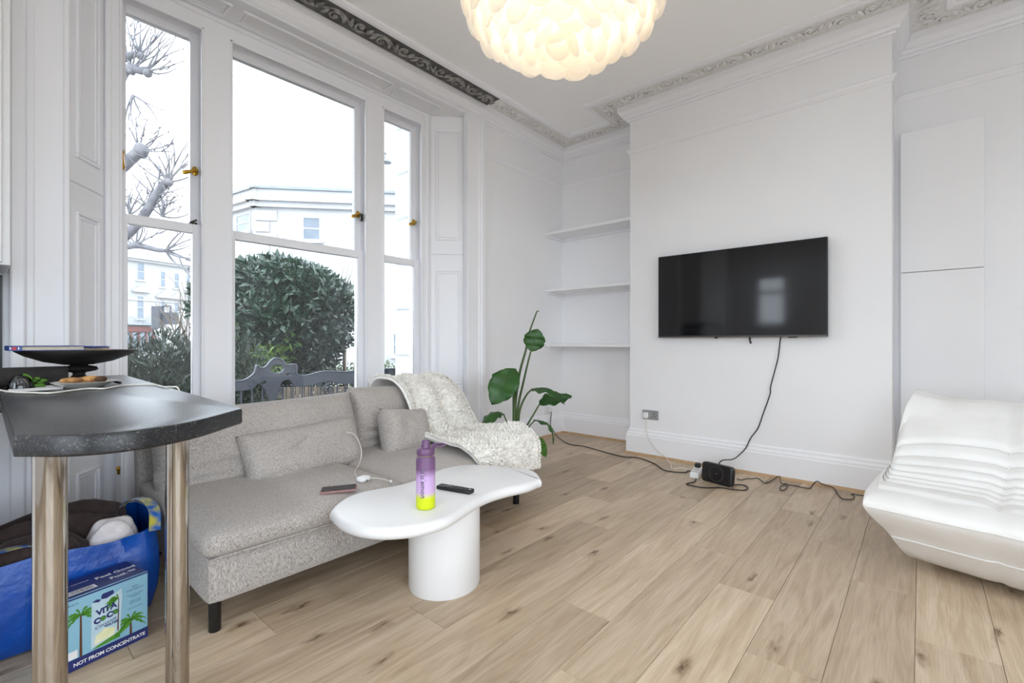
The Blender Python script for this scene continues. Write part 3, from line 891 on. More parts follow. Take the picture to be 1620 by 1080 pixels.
area = sum(cl[i].x * cl[(i + 1) % len(cl)].y - cl[(i + 1) % len(cl)].x * cl[i].y for i in range(len(cl)))
sgn = 1 if area > 0 else -1
table = thing('coffee_table', (1.289, 1.50, 0), 'low white coffee table with a wavy pebble shaped top on a drum base', 'table')
rows = []
TH = 0.046
for k in range(9):
    an = -PI / 2 + PI * k / 8
    d = 0.023 * (1 - math.cos(an)); z = TZ - TH / 2 + TH / 2 * math.sin(an)
    rows.append([p + Vector((0, 0, z)) for p in inset_poly(cl, sgn * d)])
m_ = MB(); m_.grid(rows, closed_v=True); nn = len(cl)
m_.f.append(tuple(range(nn - 1, -1, -1))); m_.f.append(tuple(range(8 * nn, 9 * nn)))
top_o = m_.build('table_top', M['table'], table, smooth=60)
m_ = MB()
ax = math.radians(20); prf = []
for z, k in ((0.0, 0.985), (0.004, 1.0), (TZ - TH + 0.002, 1.0)):
    prf.append([Vector((1.289 + k * (0.152 * math.cos(t) * math.cos(ax) - 0.145 * math.sin(t) * math.sin(ax)), 1.497 + k * (0.152 * math.cos(t) * math.sin(ax) + 0.145 * math.sin(t) * math.cos(ax)), z)) for t in [2 * PI * i / 56 for i in range(56)]])
m_.grid(prf, closed_v=True); m_.f.append(tuple(range(55, -1, -1))); m_.f.append(tuple(range(112, 168)))
m_.build('pedestal', M['table'], table, smooth=50)

# ---- white quilted low sofa
TOGO = (2.50, 0.163, 0.012)
tm = Matrix.Translation(TOGO) @ rot(0, 0, math.radians(-9))
prof = [(0.33, 0.02), (0.24, 0.03), (0.15, 0.09), (0.05, 0.21), (0.005, 0.285), (0.035, 0.325), (0.11, 0.345), (0.19, 0.35),
        (0.24, 0.346), (0.29, 0.356), (0.34, 0.362), (0.40, 0.376), (0.46, 0.398), (0.52, 0.425), (0.575, 0.46),
        (0.635, 0.505), (0.70, 0.56), (0.76, 0.61), (0.83, 0.66), (0.90, 0.69), (0.97, 0.69), (1.02, 0.655), (1.045, 0.58), (1.05, 0.40), (1.04, 0.20), (1.0, 0.06), (0.92, 0.02)]
pc = catmull([(p[0], p[1], 0) for p in prof], 8)
fold_at = [0.24, 0.30, 0.355, 0.41, 0.47, 0.54, 0.61]       # pleats along the crook, by distance from the front
seam_y = [-0.367, -0.93]
NV = 90; YL = 1.75
cx, cz = 0.5, 0.30
rows = []
for j in range(NV + 1):
    y = -YL * j / NV
    if j < 14: y = -0.14 * (j / 14) ** 1.4 if True else y
    else: y = -0.14 - (YL - 0.14) * (j - 14) / (NV - 14)
    e = max(0.0, 1 - (-y) / 0.14); shrink = 1 - 0.05 * e ** 2.5
    e2 = max(0.0, 1 - (YL + y) / 0.14); shrink *= 1 - 0.10 * e2 ** 2.5
    row = []
    for i, q in enumerate(pc):
        x, z = q.x, q.y
        # nearest point scale towards the body's mid line
        x2 = cx + (x - cx) * (1 - (1 - shrink) * 0.35); z2 = 0.22 + (z - 0.22) * (shrink if z > 0.22 else 1)
        t = (pc[min(i + 1, len(pc) - 1)] - pc[max(i - 1, 0)]).normalized(); nr = Vector((-t.y, t.x))
        d = 0
        up_side = 0.12 < x < 0.86 and z > 0.3
        if up_side:
            near = min(abs(y - s_) for s_ in seam_y) if seam_y else 1
            wv = 0.02 * math.sin(y * 3.1 + 0.7)
            for fa in fold_at:
                xx = x + wv * (fa - 0.4) * 2 - 0.05 * math.sin(PI * min(1.0, abs(y) / 0.55)) * (fa - 0.2)
                d -= 0.020 * math.exp(-((xx - fa) / 0.011) ** 2)
            d += 0.010
            d -= 0.020 * math.exp(-(near / 0.02) ** 2)
        else:
            near = min(abs(y - s_) for s_ in seam_y)
            d -= 0.006 * math.exp(-(near / 0.012) ** 2)
        d += 0.008 * noise.noise(Vector((x * 5, y * 4, z * 5))) + 0.004 * noise.noise(Vector((x * 14, y * 9, z * 14 + 3)))
        # gathered corner ears
        if z > 0.60: z2 += 0.055 * e ** 1.5 * min(1, (z - 0.60) / 0.06)
        und = max(0.0, (0.285 - z) / 0.285) if x < 0.6 else 0.0
        row.append(tm @ Vector((x2 + nr.x * d, y - 0.10 * und * e + 0.03 * math.exp(-((x - 0.01) / 0.05) ** 2) * e, z2 + nr.y * d)))
    rows.append(row)
togo = thing('low_sofa', (3.0, -0.7, 0), 'low white quilted leather sofa with pleated seat beside the chimney breast', 'sofa')
m_ = MB(); m_.grid(rows)
n_ = len(pc)


def end_cap(mb, row, ydir, bulge):
    cpt = sum(row, Vector((0, 0, 0))) / len(row)
    rings = [row]
    for k in (0.85, 0.65, 0.4, 0.15):
        rings.append([cpt + (p - cpt) * k + (tm.to_3x3() @ Vector((0, ydir, 0))) * bulge * (1 - k ** 2) ** 0.5 for p in row])
    mb.grid(rings, closed_v=True)


end_cap(m_, rows[0], 1, 0.035); end_cap(m_, rows[-1], -1, 0.035)
under = [[r_[-1], r_[0]] for r_ in rows]; m_.grid(under)
weld(m_.build('quilted_body', M['leather'], togo, smooth=180), 0.0008)


def togo_line(i_frac, dz=0.003):
    i = int(i_frac * (len(pc) - 1))
    return [r_[i] + (tm.to_3x3() @ Vector((-0.002, 0, 0))) + Vector((0, 0, dz)) for r_ in rows[2:-2]]


for fr in (4.0 / 26, 2.5 / 26):
    MB().tube(togo_line(fr, 0.0), 0.0032, 6).build('piped_seam', M['leather'], togo)
for sy in seam_y:
    j = min(range(len(rows)), key=lambda k: abs((tm.inverted() @ rows[k][20]).y - sy))
    for fa in fold_at:
        i = min(range(len(pc)), key=lambda k: abs(pc[k].x - fa) + (5 if pc[k].y < 0.3 else 0))
        MB().ball(rows[j][i] + Vector((0, 0, 0.004)), 0.006, n=8, m=5).build('button', M['leather'], togo, smooth=180)

# ---- tall white panel of two boards standing in the right-hand recess
pn = thing('boxed_panel', (4.25, -0.10, 0), 'tall narrow white boxed panel with a joint standing right of the chimney breast', 'panel')
MB().box(4.225, 4.278, -0.305, 0.108, 1.476, 2.44, bev=0.003).build('upper_board', M['wall'], pn, smooth=30)
MB().box(4.225, 4.278, -0.305, 0.108, 0.23, 1.472, bev=0.003).build('lower_board', M['wall'], pn, smooth=30)

# ---- breakfast bar and kitchen counter
BZ = 0.84; BT = 0.038
bar = thing('breakfast_bar', (0.25, 1.9, 0), 'black speckled breakfast bar top on two thick chrome legs', 'table')
fr_, fl = onZ(383, 645, BZ), onZ(21, 688, BZ)
bx0, bx1 = 0.056, 0.45
ctl = [Vector((fl.x, fl.y, 0)), onZ(120, 687.5, BZ), onZ(220, 679, BZ), onZ(310, 664, BZ), Vector((fr_.x, fr_.y, 0))]
edge = [Vector((p.x, p.y, 0)) for p in catmull(ctl, 8)]
fe = onZ(196, 592.5, BZ)
poly = edge + [Vector((fe.x, fe.y, 0)), Vector((bx0, fe.y + 0.01, 0))]
m_ = MB(); rows = []
for d, z in ((0.004, BZ - BT), (0.0, BZ - BT + 0.004), (0.0, BZ - 0.008), (0.003, BZ - 0.002), (0.008, BZ)):
    c0 = Vector((0.25, 2.0, 0)); rows.append([p + (c0 - p).normalized() * d + Vector((0, 0, z)) for p in poly])
m_.grid(rows, closed_v=True); k_ = len(poly); m_.f += [tuple(range(k_ - 1, -1, -1)), tuple(range(4 * k_, 5 * k_))]
m_.build('worktop', M['laminate'], bar, smooth=35)
for (x, y) in ((0.105, 1.38), (0.37, 1.553)):
    lg = MB().lathe([(0.0275, 0.0), (0.0275, BZ - BT)], 40, (x, y, 0)).build('leg', M['chrome'], bar, smooth=50)
    MB().lathe([(0.036, 0.0), (0.036, 0.008), (0.029, 0.012), (0.028, 0.012)], 40, (x, y, 0)).build('foot_ring', M['chrome'], lg, smooth=40)
    MB().lathe([(0.034, BZ - BT - 0.004), (0.034, BZ - BT), (0.02, BZ - BT)], 40, (x, y, 0)).build('fixing_plate', M['chrome'], lg, smooth=40)
kc = thing('kitchen_counter', (-0.6, 2.4, 0), 'black speckled kitchen worktop joining the breakfast bar at its back', 'counter')
MB().box(-1.6, 0.0545, 1.925, fe.y + 0.01, BZ - BT, BZ, bev=0.004).build('worktop', M['laminate'], kc, smooth=30)
MB().box(-1.6, -0.30, 2.0, 2.90, 0.0, BZ - BT).build('cabinet_body', M['gloss'], kc, smooth=0)
wc = thing('wall_cabinet', (-0.5, 2.79, 1.29), 'white kitchen wall cabinet above the counter beside the window', 'cabinet')
MB().box(-1.2, 0.0915, 2.64, 2.94, 1.292, 2.90, bev=0.002).build('cabinet_body', M['white'], wc, smooth=30)
MB().box(-0.5, 0.069, 2.618, 2.637, 1.30, 2.70, bev=0.003).build('door', M['white'], wc, smooth=30)
MB().box(-0.9, 0.079, 2.975, 2.989, BZ, 1.285).build('splashback', M['black'], smooth=0, label='dark splashback panel on the wall above the counter', cat='splashback')

# ---- radiator in the bay behind the sofa
rad = thing('radiator', (1.5, 3.1, 0.08), 'white panel radiator with grille top behind the left end of the sofa', 'radiator')
r_ = MB(); r_.box(0.495, 2.52, 3.03, 3.045, 0.09, 0.455, bev=0.003).box(0.495, 2.52, 3.125, 3.14, 0.09, 0.455, bev=0.003)
x = 0.545
while x < 2.48:
    r_.box(x, x + 0.026, 3.024, 3.032, 0.12, 0.42, bev=0.003); x += 0.05
r_.build('heating_panel', M['gloss'], rad, smooth=30)
r_ = MB(); r_.box(0.488, 2.527, 3.026, 3.04, 0.455, 0.468).box(0.488, 2.527, 3.13, 3.144, 0.455, 0.468).box(0.488, 0.53, 3.04, 3.13, 0.458, 0.466)
x = 0.53
while x < 2.52:
    r_.box(x, x + 0.006, 3.04, 3.13, 0.458, 0.466); x += 0.019
r_.build('top_grille', M['gloss'], rad, smooth=0)
MB().box(0.484, 0.494, 3.03, 3.14, 0.09, 0.468, bev=0.003).build('end_panel', M['gloss'], rad, smooth=30)
MB().tube([(0.482, 3.05, 0.36), (0.47, 3.05, 0.36)], 0.010, 10).tube([(0.478, 3.05, 0.365), (0.478, 3.05, 0.33)], 0.006, 8).build('vent_plug', M['brass'], rad, smooth=40)
for x in (0.51, 2.49): MB().tube([(x, 3.085, 0.0), (x, 3.085, 0.1)], 0.008, 8).build('pipe', M['gloss'], rad)

# ---- television on the chimney breast
tv = thing('television', (3.83, 1.08, 1.03), 'large black flat television mounted on the chimney breast', 'television')
ty0, ty1, tz0, tz1 = 0.480, 1.684, 1.036, 1.716
m_scr, nt_, p_ = new_mat('dark_screen'); p_.inputs['Base Color'].default_value = lin((12, 12, 14)); p_.inputs['Roughness'].default_value = 0.07; p_.inputs['Specular IOR Level'].default_value = 0.5
tcn = nd(nt_, 'ShaderNodeTexCoord'); nzn = nd(nt_, 'ShaderNodeTexNoise'); nzn.inputs['Scale'].default_value = 3
nt_.links.new(tcn.outputs['Object'], nzn.inputs['Vector'])
mrn = nd(nt_, 'ShaderNodeMapRange'); mrn.inputs[3].default_value = 0.05; mrn.inputs[4].default_value = 0.10
nt_.links.new(nzn.outputs['Fac'], mrn.inputs[0]); nt_.links.new(mrn.outputs[0], p_.inputs['Roughness'])
M['screen'] = m_scr
M['gunmetal'] = mat('gunmetal', (92, 90, 86), 0.35, 0.8, var=(84, 82, 79), vscale=20)
MB().box(3.822, 3.85, ty0, ty1, tz0, tz1, bev=0.003).build('bezel', M['black'], tv, smooth=30)
MB().box(3.8205, 3.824, ty0 + 0.005, ty1 - 0.005, tz0 + 0.014, tz1 - 0.005).build('screen', M['screen'], tv, smooth=0)
MB().box(3.818, 3.852, ty0, ty1, tz0 - 0.003, tz0 + 0.010, bev=0.002).build('bottom_trim', M['gunmetal'], tv, smooth=30, label='grey metal strip along the bottom edge')
MB().box(3.85, 3.872, 0.65, 1.50, 1.07, 1.48, bev=0.006).build('rear_housing', M['black'], tv, smooth=30)
MB().box(3.87, 3.886, 0.85, 1.30, 1.2, 1.5).build('wall_bracket', M['blackmetal'], tv, smooth=0)
MB().box(3.822, 3.836, 1.20, 1.225, tz0 - 0.012, tz0 - 0.002, bev=0.003).build('sensor', M['black'], tv, smooth=30)
MB().box(3.824, 3.845, 0.66, 0.72, tz0 - 0.009, tz0 - 0.002, bev=0.003).build('foot_socket', M['black'], tv, smooth=30)
a_ = onX(1186, 534, 3.865); b_ = onX(1188, 548, 3.86)
MB().tube([(3.865, a_.y, 1.09), (3.865, a_.y, 1.03), (3.864, a_.y - 0.002, 1.005), (3.862, b_.y, 0.985)], 0.007, 8).build('dangling_lead', M['cord'], tv, label='short black lead hanging below the screen')

# ---- pendant: bowl of frosted glass discs
PC = Vector((1.65, 1.15, 0))
pen = thing('pendant_light', (PC.x, PC.y, 2.15), 'large bubble pendant light of frosted glass discs hanging from the ceiling', 'light')
disc = None; tiers = [(0.40, 2.70, 0.0), (0.42, 2.62, 0.5), (0.43, 2.545, 0.0), (0.42, 2.475, 0.5), (0.385, 2.41, 0.0), (0.325, 2.36, 0.5), (0.25, 2.325, 0.0), (0.175, 2.308, 0.5), (0.10, 2.298, 0.0), (0.035, 2.295, 0.5)]
for R_, z_, ph in tiers:
    n_ = max(3, int(2 * PI * R_ / 0.112))
    for k in range(n_):
        a_ = 2 * PI * (k + ph) / n_ + R_ * 3
        if disc is None:
            me = bpy.data.meshes.new('glass_disc')
            vs, fs = ball_data(Vector((0, 0, 0)), 0.066, 0.018, 0.070, 20, 12)
            me.from_pydata([tuple(v) for v in vs], [], fs); me.shade_smooth(); me.materials.append(M['frost']); disc = me
        o = bpy.data.objects.new('glass_disc', disc); COL.objects.link(o); o.parent = pen
        o.location = Vector((PC.x + R_ * math.cos(a_), PC.y + R_ * math.sin(a_), z_ + 0.012 * math.sin(k * 2.3))) - WL[pen.name]
        tilt = max(0.0, (0.30 - R_)) * 1.6
        o.rotation_euler = (0.12 * math.sin(k * 3.1) + tilt, 0.0, a_ - PI / 2 + 0.12 * math.sin(k * 1.7))
fr = MB()
for R_, z_, ph in tiers[:-1]:
    zz = z_ + 0.07
    fr.tube([(PC.x + R_ * math.cos(t), PC.y + R_ * math.sin(t), zz) for t in [2 * PI * i / 36 for i in range(37)]], 0.003, 5)
for k in range(6):
    t = PI * k / 3
    fr.tube([(PC.x + R_ * math.cos(t), PC.y + R_ * math.sin(t), z_ + 0.07) for R_, z_, ph in tiers[:-1]], 0.003, 5)
    fr.tube([(PC.x, PC.y, 2.84), (PC.x + 0.37 * math.cos(t), PC.y + 0.40 * math.sin(t), 2.77)], 0.004, 5)
fr.tube([(PC.x, PC.y, 2.42), (PC.x, PC.y, 3.08)], 0.008, 8)
fr.build('wire_frame', M['white'], pen, smooth=60)
MB().lathe([(0.0, 3.05), (0.06, 3.052), (0.07, 3.07), (0.07, H - 0.001), (0.0, H - 0.001)], 28, (PC.x, PC.y, 0)).build('ceiling_rose', M['white'], pen, smooth=40)
for k in range(4):
    a_ = 2 * PI * k / 4 + 0.5
    q = Vector((PC.x + 0.17 * math.cos(a_), PC.y + 0.17 * math.sin(a_), 2.55))
    MB().ball(q, 0.03, n=12, m=8).build('bulb', M['bulb'], pen, smooth=180)
    ld = bpy.data.lights.new('bulb_lamp', 'POINT'); ld.energy = PENDANT_W; ld.color = (1.0, 0.84, 0.64); ld.shadow_soft_size = 0.035
    lo_ = bpy.data.objects.new('bulb_lamp', ld); COL.objects.link(lo_); lo_.location = q + Vector((0, 0, -0.05))

# ---- alcove shelves
for z, txt in ((2.13, 'topmost of the three white alcove shelves, its underside in view'), (1.535, 'middle of the three white alcove shelves'), (0.962, 'lowest white alcove shelf, above the plant')):
    sh = MB().box(3.955, XA - 0.001, C1 + 0.001, YW - 0.002, z - 0.014, z + 0.014, bev=0.002).build('wall_shelf', M['wall'], smooth=30, label=txt, cat='shelf', group='white shelves in the alcove')
    bt = MB()
    bt.box(3.99, XA - 0.001, YW - 0.03, YW - 0.002, z - 0.034, z - 0.0145).box(3.99, XA - 0.001, C1 + 0.001, C1 + 0.03, z - 0.034, z - 0.0145).box(XA - 0.03, XA - 0.001, C1 + 0.03, YW - 0.03, z - 0.034, z - 0.0145)
    bt.build('batten', M['wall'], sh, smooth=0)

# ================================================================== SMALLER THINGS INDOORS
# ---- drinking bottle: purple to lilac to lime, lettering down the side
BX, BY = 1.135, 1.428
bt_m, nt_, p_ = new_mat('purple_lilac_lime_coating'); p_.inputs['Roughness'].default_value = 0.45
tcn = nd(nt_, 'ShaderNodeTexCoord'); sx = nd(nt_, 'ShaderNodeSeparateXYZ'); nt_.links.new(tcn.outputs['Object'], sx.inputs[0])
mr = nd(nt_, 'ShaderNodeMapRange'); mr.inputs[1].default_value = 0.0; mr.inputs[2].default_value = 0.2; nt_.links.new(sx.outputs[2], mr.inputs[0])
cr = nd(nt_, 'ShaderNodeValToRGB'); e = cr.color_ramp.elements
e[0].position = 0.0; e[0].color = lin((196, 208, 0)); e[1].position = 1.0; e[1].color = lin((104, 72, 110))
for ps, cc in ((0.22, (198, 210, 8)), (0.33, (198, 168, 208)), (0.60, (190, 158, 204)), (0.76, (112, 78, 116))):
    k = e.new(ps); k.color = lin(cc)
nt_.links.new(mr.outputs[0], cr.inputs[0]); nt_.links.new(cr.outputs[0], p_.inputs['Base Color'])
M['plum'] = mat('plum_plastic', (104, 70, 106), 0.4, var=(98, 66, 101), vscale=20)
bot = thing('water_bottle', (BX, BY, TZ), 'purple and lime drinking bottle with a loop lid on the coffee table', 'bottle')
MB().lathe([(0.0, TZ), (0.030, TZ), (0.0355, TZ + 0.004), (0.0365, TZ + 0.012), (0.0365, TZ + 0.185), (0.034, TZ + 0.194), (0.031, TZ + 0.198), (0.0, TZ + 0.198)], 40, (BX, BY, 0)).build('bottle_body', bt_m, bot, smooth=50)
MB().lathe([(0.030, TZ + 0.1975), (0.0315, TZ + 0.199), (0.0315, TZ + 0.203), (0.030, TZ + 0.204)], 40, (BX, BY, 0)).build('neck_ring', M['chrome'], bot, smooth=50)
lid = MB().lathe([(0.0, TZ + 0.203), (0.033, TZ + 0.203), (0.034, TZ + 0.206), (0.034, TZ + 0.224), (0.031, TZ + 0.229), (0.018, TZ + 0.231), (0.0165, TZ + 0.236), (0.0145, TZ + 0.256), (0.012, TZ + 0.259), (0.0, TZ + 0.259)], 40, (BX, BY, 0)).build('lid', M['plum'], bot, smooth=40)
zl = TZ + 0.232; vr = RT.copy(); vf = FW.copy()
lp = [Vector((BX, BY, zl)) + vr * (0.030 + 0.021 + 0.024 * math.cos(t)) + vf * 0.010 * math.sin(t) + Vector((0, 0, 0.008 + 0.003 * math.sin(t))) for t in [2 * PI * i / 24 for i in range(25)]]
MB().tube([Vector((BX, BY, zl - 0.006)) + vr * 0.026, Vector((BX, BY, zl + 0.002)) + vr * 0.032, Vector((BX, BY, zl + 0.008)) + vr * 0.036], 0.005, 8).tube(lp, 0.003, 8).build('carry_loop', M['plum'], lid, smooth=60)
M['grey_ink'] = mat('grey_ink', (96, 88, 104), 0.5, var=(90, 82, 98), vscale=30)
tocam = (Vector((0, 0, 0)) - Vector((BX, BY, 0))).normalized(); base_a = math.atan2(tocam.y, tocam.x)


def bend_bottle(p):
    # lettering reads downwards: local x runs down the bottle, local y runs to the right as seen
    a = base_a + (p.y - 0.019) / 0.0365
    return Vector((BX + (0.0367 + p.z) * math.cos(a), BY + (0.0367 + p.z) * math.sin(a), TZ + 0.160 - p.x))


text_mesh('lululemon', 0.0275, M['grey_ink'], Matrix.Identity(4), bot, bend=bend_bottle, spacing=1.05, bold=0.0005)

# ---- remote control on the table, phone and earphones on the seat
ra_, rb_ = onZ(694, 768, TZ + 0.01), onZ(747, 777, TZ + 0.01)
rd = (rb_ - ra_); rl = rd.length; rc = (ra_ + rb_) / 2; rang = math.atan2(rd.y, rd.x)
rem = thing('remote_control', (rc.x, rc.y, TZ), 'slim black remote control lying on the white coffee table', 'remote')
m_ = MB(); m_.X = Matrix.Translation((rc.x, rc.y, TZ + 0.009)) @ rot(0, 0, rang); m_.box(-rl / 2, rl / 2, -0.019, 0.019, -0.0085, 0.008, bev=0.004, seg=2); m_.build('shell', M['black'], rem, smooth=40)
for i in range(7):
    for j in (-1, 0, 1):
        if i == 2: continue
        m_ = MB(); m_.X = Matrix.Translation((rc.x, rc.y, TZ + 0.017)) @ rot(0, 0, rang); m_.lathe([(0.0038, -0.001), (0.0038, 0.0012), (0.001, 0.0016)], 8, (-rl / 2 + 0.018 + i * 0.017, j * 0.010, 0)); m_.build('button', M['gunmetal'], rem, smooth=50)
m_ = MB(); m_.X = Matrix.Translation((rc.x, rc.y, TZ + 0.017)) @ rot(0, 0, rang); m_.lathe([(0.012, -0.001), (0.012, 0.001), (0.008, 0.0012)], 16, (-rl / 2 + 0.054, 0, 0)); m_.build('navigation_ring', M['gunmetal'], rem, smooth=50)
M['white_ink'] = mat('white_print', (235, 235, 236), 0.5, var=(228, 228, 230), vscale=30)
text_mesh('TV', 0.010, M['white_ink'], Matrix.Translation((rc.x, rc.y, TZ + 0.0174)) @ rot(0, 0, rang) @ Matrix.Translation((rl / 2 - 0.016, -0.005, 0)) , rem)

ph = thing('mobile_phone', (1.03, 1.885, 0.366), 'dark mobile phone in a dusky pink case on the sofa seat', 'phone')
pa_, pb_ = onZ(512, 775, 0.372), onZ(560, 773, 0.372); pang = math.atan2((pb_ - pa_).y, (pb_ - pa_).x); pm = (pa_ + pb_) / 2
PX = Matrix.Translation((pm.x, pm.y, 0.3745)) @ rot(math.radians(1), math.radians(-1.5), pang + 0.12)
M['pink'] = mat('dusky_pink_case', (150, 112, 108), 0.5, var=(142, 105, 102), vscale=20)
m_ = MB(); m_.X = PX; m_.box(-0.072, 0.072, -0.036, 0.036, -0.007, 0.004, bev=0.004, seg=2); m_.build('case', M['pink'], ph, smooth=40)
m_ = MB(); m_.X = PX; m_.box(-0.068, 0.068, -0.032, 0.032, 0.0035, 0.005); m_.build('screen', M['screen'], ph, smooth=0)

eb = thing('earphone_case', (1.18, 1.93, 0.362), 'small white earphone charging case on the sofa seat', 'case')
ec = onZ(575, 757, 0.378)
m_ = MB(); m_.X = Matrix.Translation((ec.x, ec.y, 0.378)) @ rot(0, 0, 0.2); softbox(m_, (0.058, 0.045, 0.026), 0.012); weld(m_.build('shell', M['white'], eb, smooth=180))
m_ = MB(); m_.X = Matrix.Translation((ec.x, ec.y, 0.378)) @ rot(0, 0, 0.2); m_.box(-0.004, 0.004, -0.0235, -0.021, -0.006, -0.002); m_.build('port', M['black'], eb, smooth=0)
lc = [onY(548, 683, 2.31), onY(560, 687, 2.285), onY(568, 699, 2.27), onY(572, 715, 2.25), onY(569, 732, 2.20), onZ(561, 747, 0.372), onZ(566, 755, 0.372), onZ(574, 759, 0.374)]
MB().tube(catmull(lc, 8), 0.0022, 6).build('charging_cable', M['whitecord'], smooth=60, label='thin white cable hanging over the lumbar cushion to the earphone case', cat='cable')
lc = [onZ(579, 757, 0.374), onZ(592, 756, 0.372), onZ(606, 758, 0.372), onZ(618, 761, 0.372)]
cb = MB().tube(catmull(lc, 6), 0.0018, 6).build('earphone_lead', M['whitecord'], smooth=60, label='short white lead lying on the seat right of the earphone case', cat='cable')
q = onZ(618.5, 761, 0.373); MB().ball(q, 0.006, n=8, m=6).build('plug', M['white'], cb, smooth=180)

# ---- potted strelitzia behind the sofa end
PLX, PLY = 2.78, 2.44
plant = thing('potted_plant', (PLX, PLY, 0), 'green bird-of-paradise plant in a terracotta pot by the sofa end', 'plant')
M['terra'] = mat('terracotta', (132, 66, 46), 0.75, var=(118, 58, 42), vscale=12)
M['soil'] = mat('potting_soil', (50, 38, 30), 0.95, var=(34, 26, 20), vscale=60, bump=0.6, bscale=80)
M['stem'] = leaf_mat('plant_stem', (74, 98, 48), (56, 80, 36), 0.5, 6, 0.1)
M['leaf'] = leaf_mat('plant_leaf', (64, 112, 50), (44, 86, 38), 0.35, 5, 0.3)
M['leaf2'] = leaf_mat('young_leaf', (96, 146, 44), (70, 116, 36), 0.4, 5, 0.35)
MB().lathe([(0.0, 0.0), (0.17, 0.0), (0.198, 0.03), (0.2, 0.035), (0.19, 0.035), (0.165, 0.012), (0.0, 0.012)], 40, (PLX, PLY, 0)).build('saucer', M['terra'], plant, smooth=40)
MB().lathe([(0.0, 0.013), (0.12, 0.013), (0.155, 0.22), (0.168, 0.222), (0.17, 0.26), (0.158, 0.262), (0.15, 0.235), (0.0, 0.232)], 40, (PLX, PLY, 0)).build('pot', M['terra'], plant, smooth=40)
MB().lathe([(0.0, 0.2325), (0.149, 0.2325), (0.149, 0.238), (0.0, 0.244)], 24, (PLX, PLY, 0)).build('soil', M['soil'], plant, smooth=60)


def PT(px, py, t=3.69): return at(px, py, t)


def leaf(base, tip, width, face, droop=0.0, fold=0.25, mt='leaf', curl=0.0, n=16, m=8, wid_at=0.45, side=None):
    """broad blade from base to tip; face = direction its upper side looks"""
    base, tip, face = Vector(base), Vector(tip), Vector(face).normalized()
    ax = tip - base; Ln = ax.length; x = ax.normalized(); y = face.cross(x).normalized(); zf = x.cross(y)
    rows = []
    for i in range(n + 1):
        s = i / n
        c = base + ax * s + zf * (math.sin(PI * s) * droop)
        wv = width / 2 * (math.sin(PI * s ** (math.log(0.5) / math.log(wid_at))) ** 0.75 if 0 < s < 1 else 0.02)
        row = []
        for j in range(m + 1):
            v = -1 + 2 * j / m
            rip = 0.012 * math.sin(s * 21 + v * 1.5) * abs(v) * wv / max(width, 0.01) * 2
            tear = 1 - (0.10 if (abs(v) == 1 and i % 5 == 3) else 0)
            row.append(c + y * (v * wv * tear) + zf * (abs(v) * wv * fold + rip - curl * v * v * wv))
        rows.append(row)
    mb = MB().grid(rows)
    o = mb.build('leaf', M[mt], plant, smooth=180)
    sm = o.modifiers.new('thickness', 'SOLIDIFY'); sm.thickness = 0.0012
    rb = MB().tube([base + ax * (i / 8) * 0.96 + zf * (math.sin(PI * i / 8) * droop) + zf * -0.001 for i in range(9)], [0.0045 * (1 - 0.09 * i) for i in range(9)], 6)
    rb.build('midrib', M['stem'], o, smooth=60)
    return o


def stalk(pts, r0=0.011, r1=0.006):
    c = catmull(pts, 6); n = len(c)
    MB().tube(c, [r0 + (r1 - r0) * i / (n - 1) for i in range(n)], 8).build('stalk', M['stem'], plant, smooth=60)


cf = -FW
S0 = PT(814, 697); SR = Vector((PLX, PLY, 0.235))
stalk([SR, S0, PT(815, 640), PT(822, 590), PT(832, 553), PT(836, 530, 3.72), PT(848, 496, 3.72), PT(850, 492.5, 3.72), PT(853, 492, 3.72)], 0.015, 0.003)
stalk([SR + Vector((0.02, 0, 0)), PT(817, 697), PT(819, 648), PT(829, 600), PT(838, 562), PT(840, 556)], 0.012, 0.006)
leaf(PT(840, 556), PT(851, 520, 3.67), 0.175, cf + Vector((0.1, 0.1, 0.25)), 0.0, 0.15, wid_at=0.5)
stalk([SR + Vector((-0.02, 0, 0)), PT(812, 697), PT(813, 660), PT(813, 620), PT(814, 598), PT(815, 588)], 0.013, 0.010)
stalk([PT(814, 606), PT(816, 590), PT(812, 583, 3.66)], 0.009, 0.006)
leaf(PT(816, 583, 3.66), PT(778, 640, 3.56), 0.235, cf + Vector((-0.1, 0.1, 0.38)), 0.03, 0.12, wid_at=0.48)
stalk([SR + Vector((0.03, 0.02, 0)), PT(818, 690), PT(822, 650), PT(832, 626), PT(842, 615)], 0.011, 0.006)
leaf(PT(842, 615), PT(894, 640, 3.60), 0.17, Vector((0.15, -0.1, 1)), 0.06, -0.45, wid_at=0.32)
stalk([SR + Vector((0.04, 0, 0)), PT(820, 700), PT(832, 676), PT(846, 652), PT(853, 640)], 0.011, 0.006)
leaf(PT(853, 640), PT(905, 626, 3.85), 0.155, cf * 0.55 + Vector((0, 0, 0.9)), 0.02, 0.1, wid_at=0.42)
stalk([SR + Vector((-0.03, 0, 0)), PT(805, 697), PT(803, 672), PT(797, 656)], 0.009, 0.005)
leaf(PT(798, 656), PT(764, 670, 3.45), 0.11, Vector((0, -0.2, 1)), 0.055, -0.5, wid_at=0.6)
stalk([SR + Vector((0.05, 0, 0)), PT(824, 700), PT(836, 676), PT(845, 666)], 0.009, 0.005)
leaf(PT(844, 664), PT(876, 704, 3.60), 0.085, cf * 0.3 + Vector((0.5, -0.3, 0.9)), 0.075, -0.3, wid_at=0.25)
stalk([SR + Vector((0.06, -0.01, 0)), PT(824, 704), PT(833, 693), PT(848, 690), PT(851, 692)], 0.008, 0.004)
leaf(PT(848, 689), PT(864, 723, 3.55), 0.085, cf + Vector((0.0, 0, 0.3)), 0.01, 0.2, 'leaf2', wid_at=0.5)

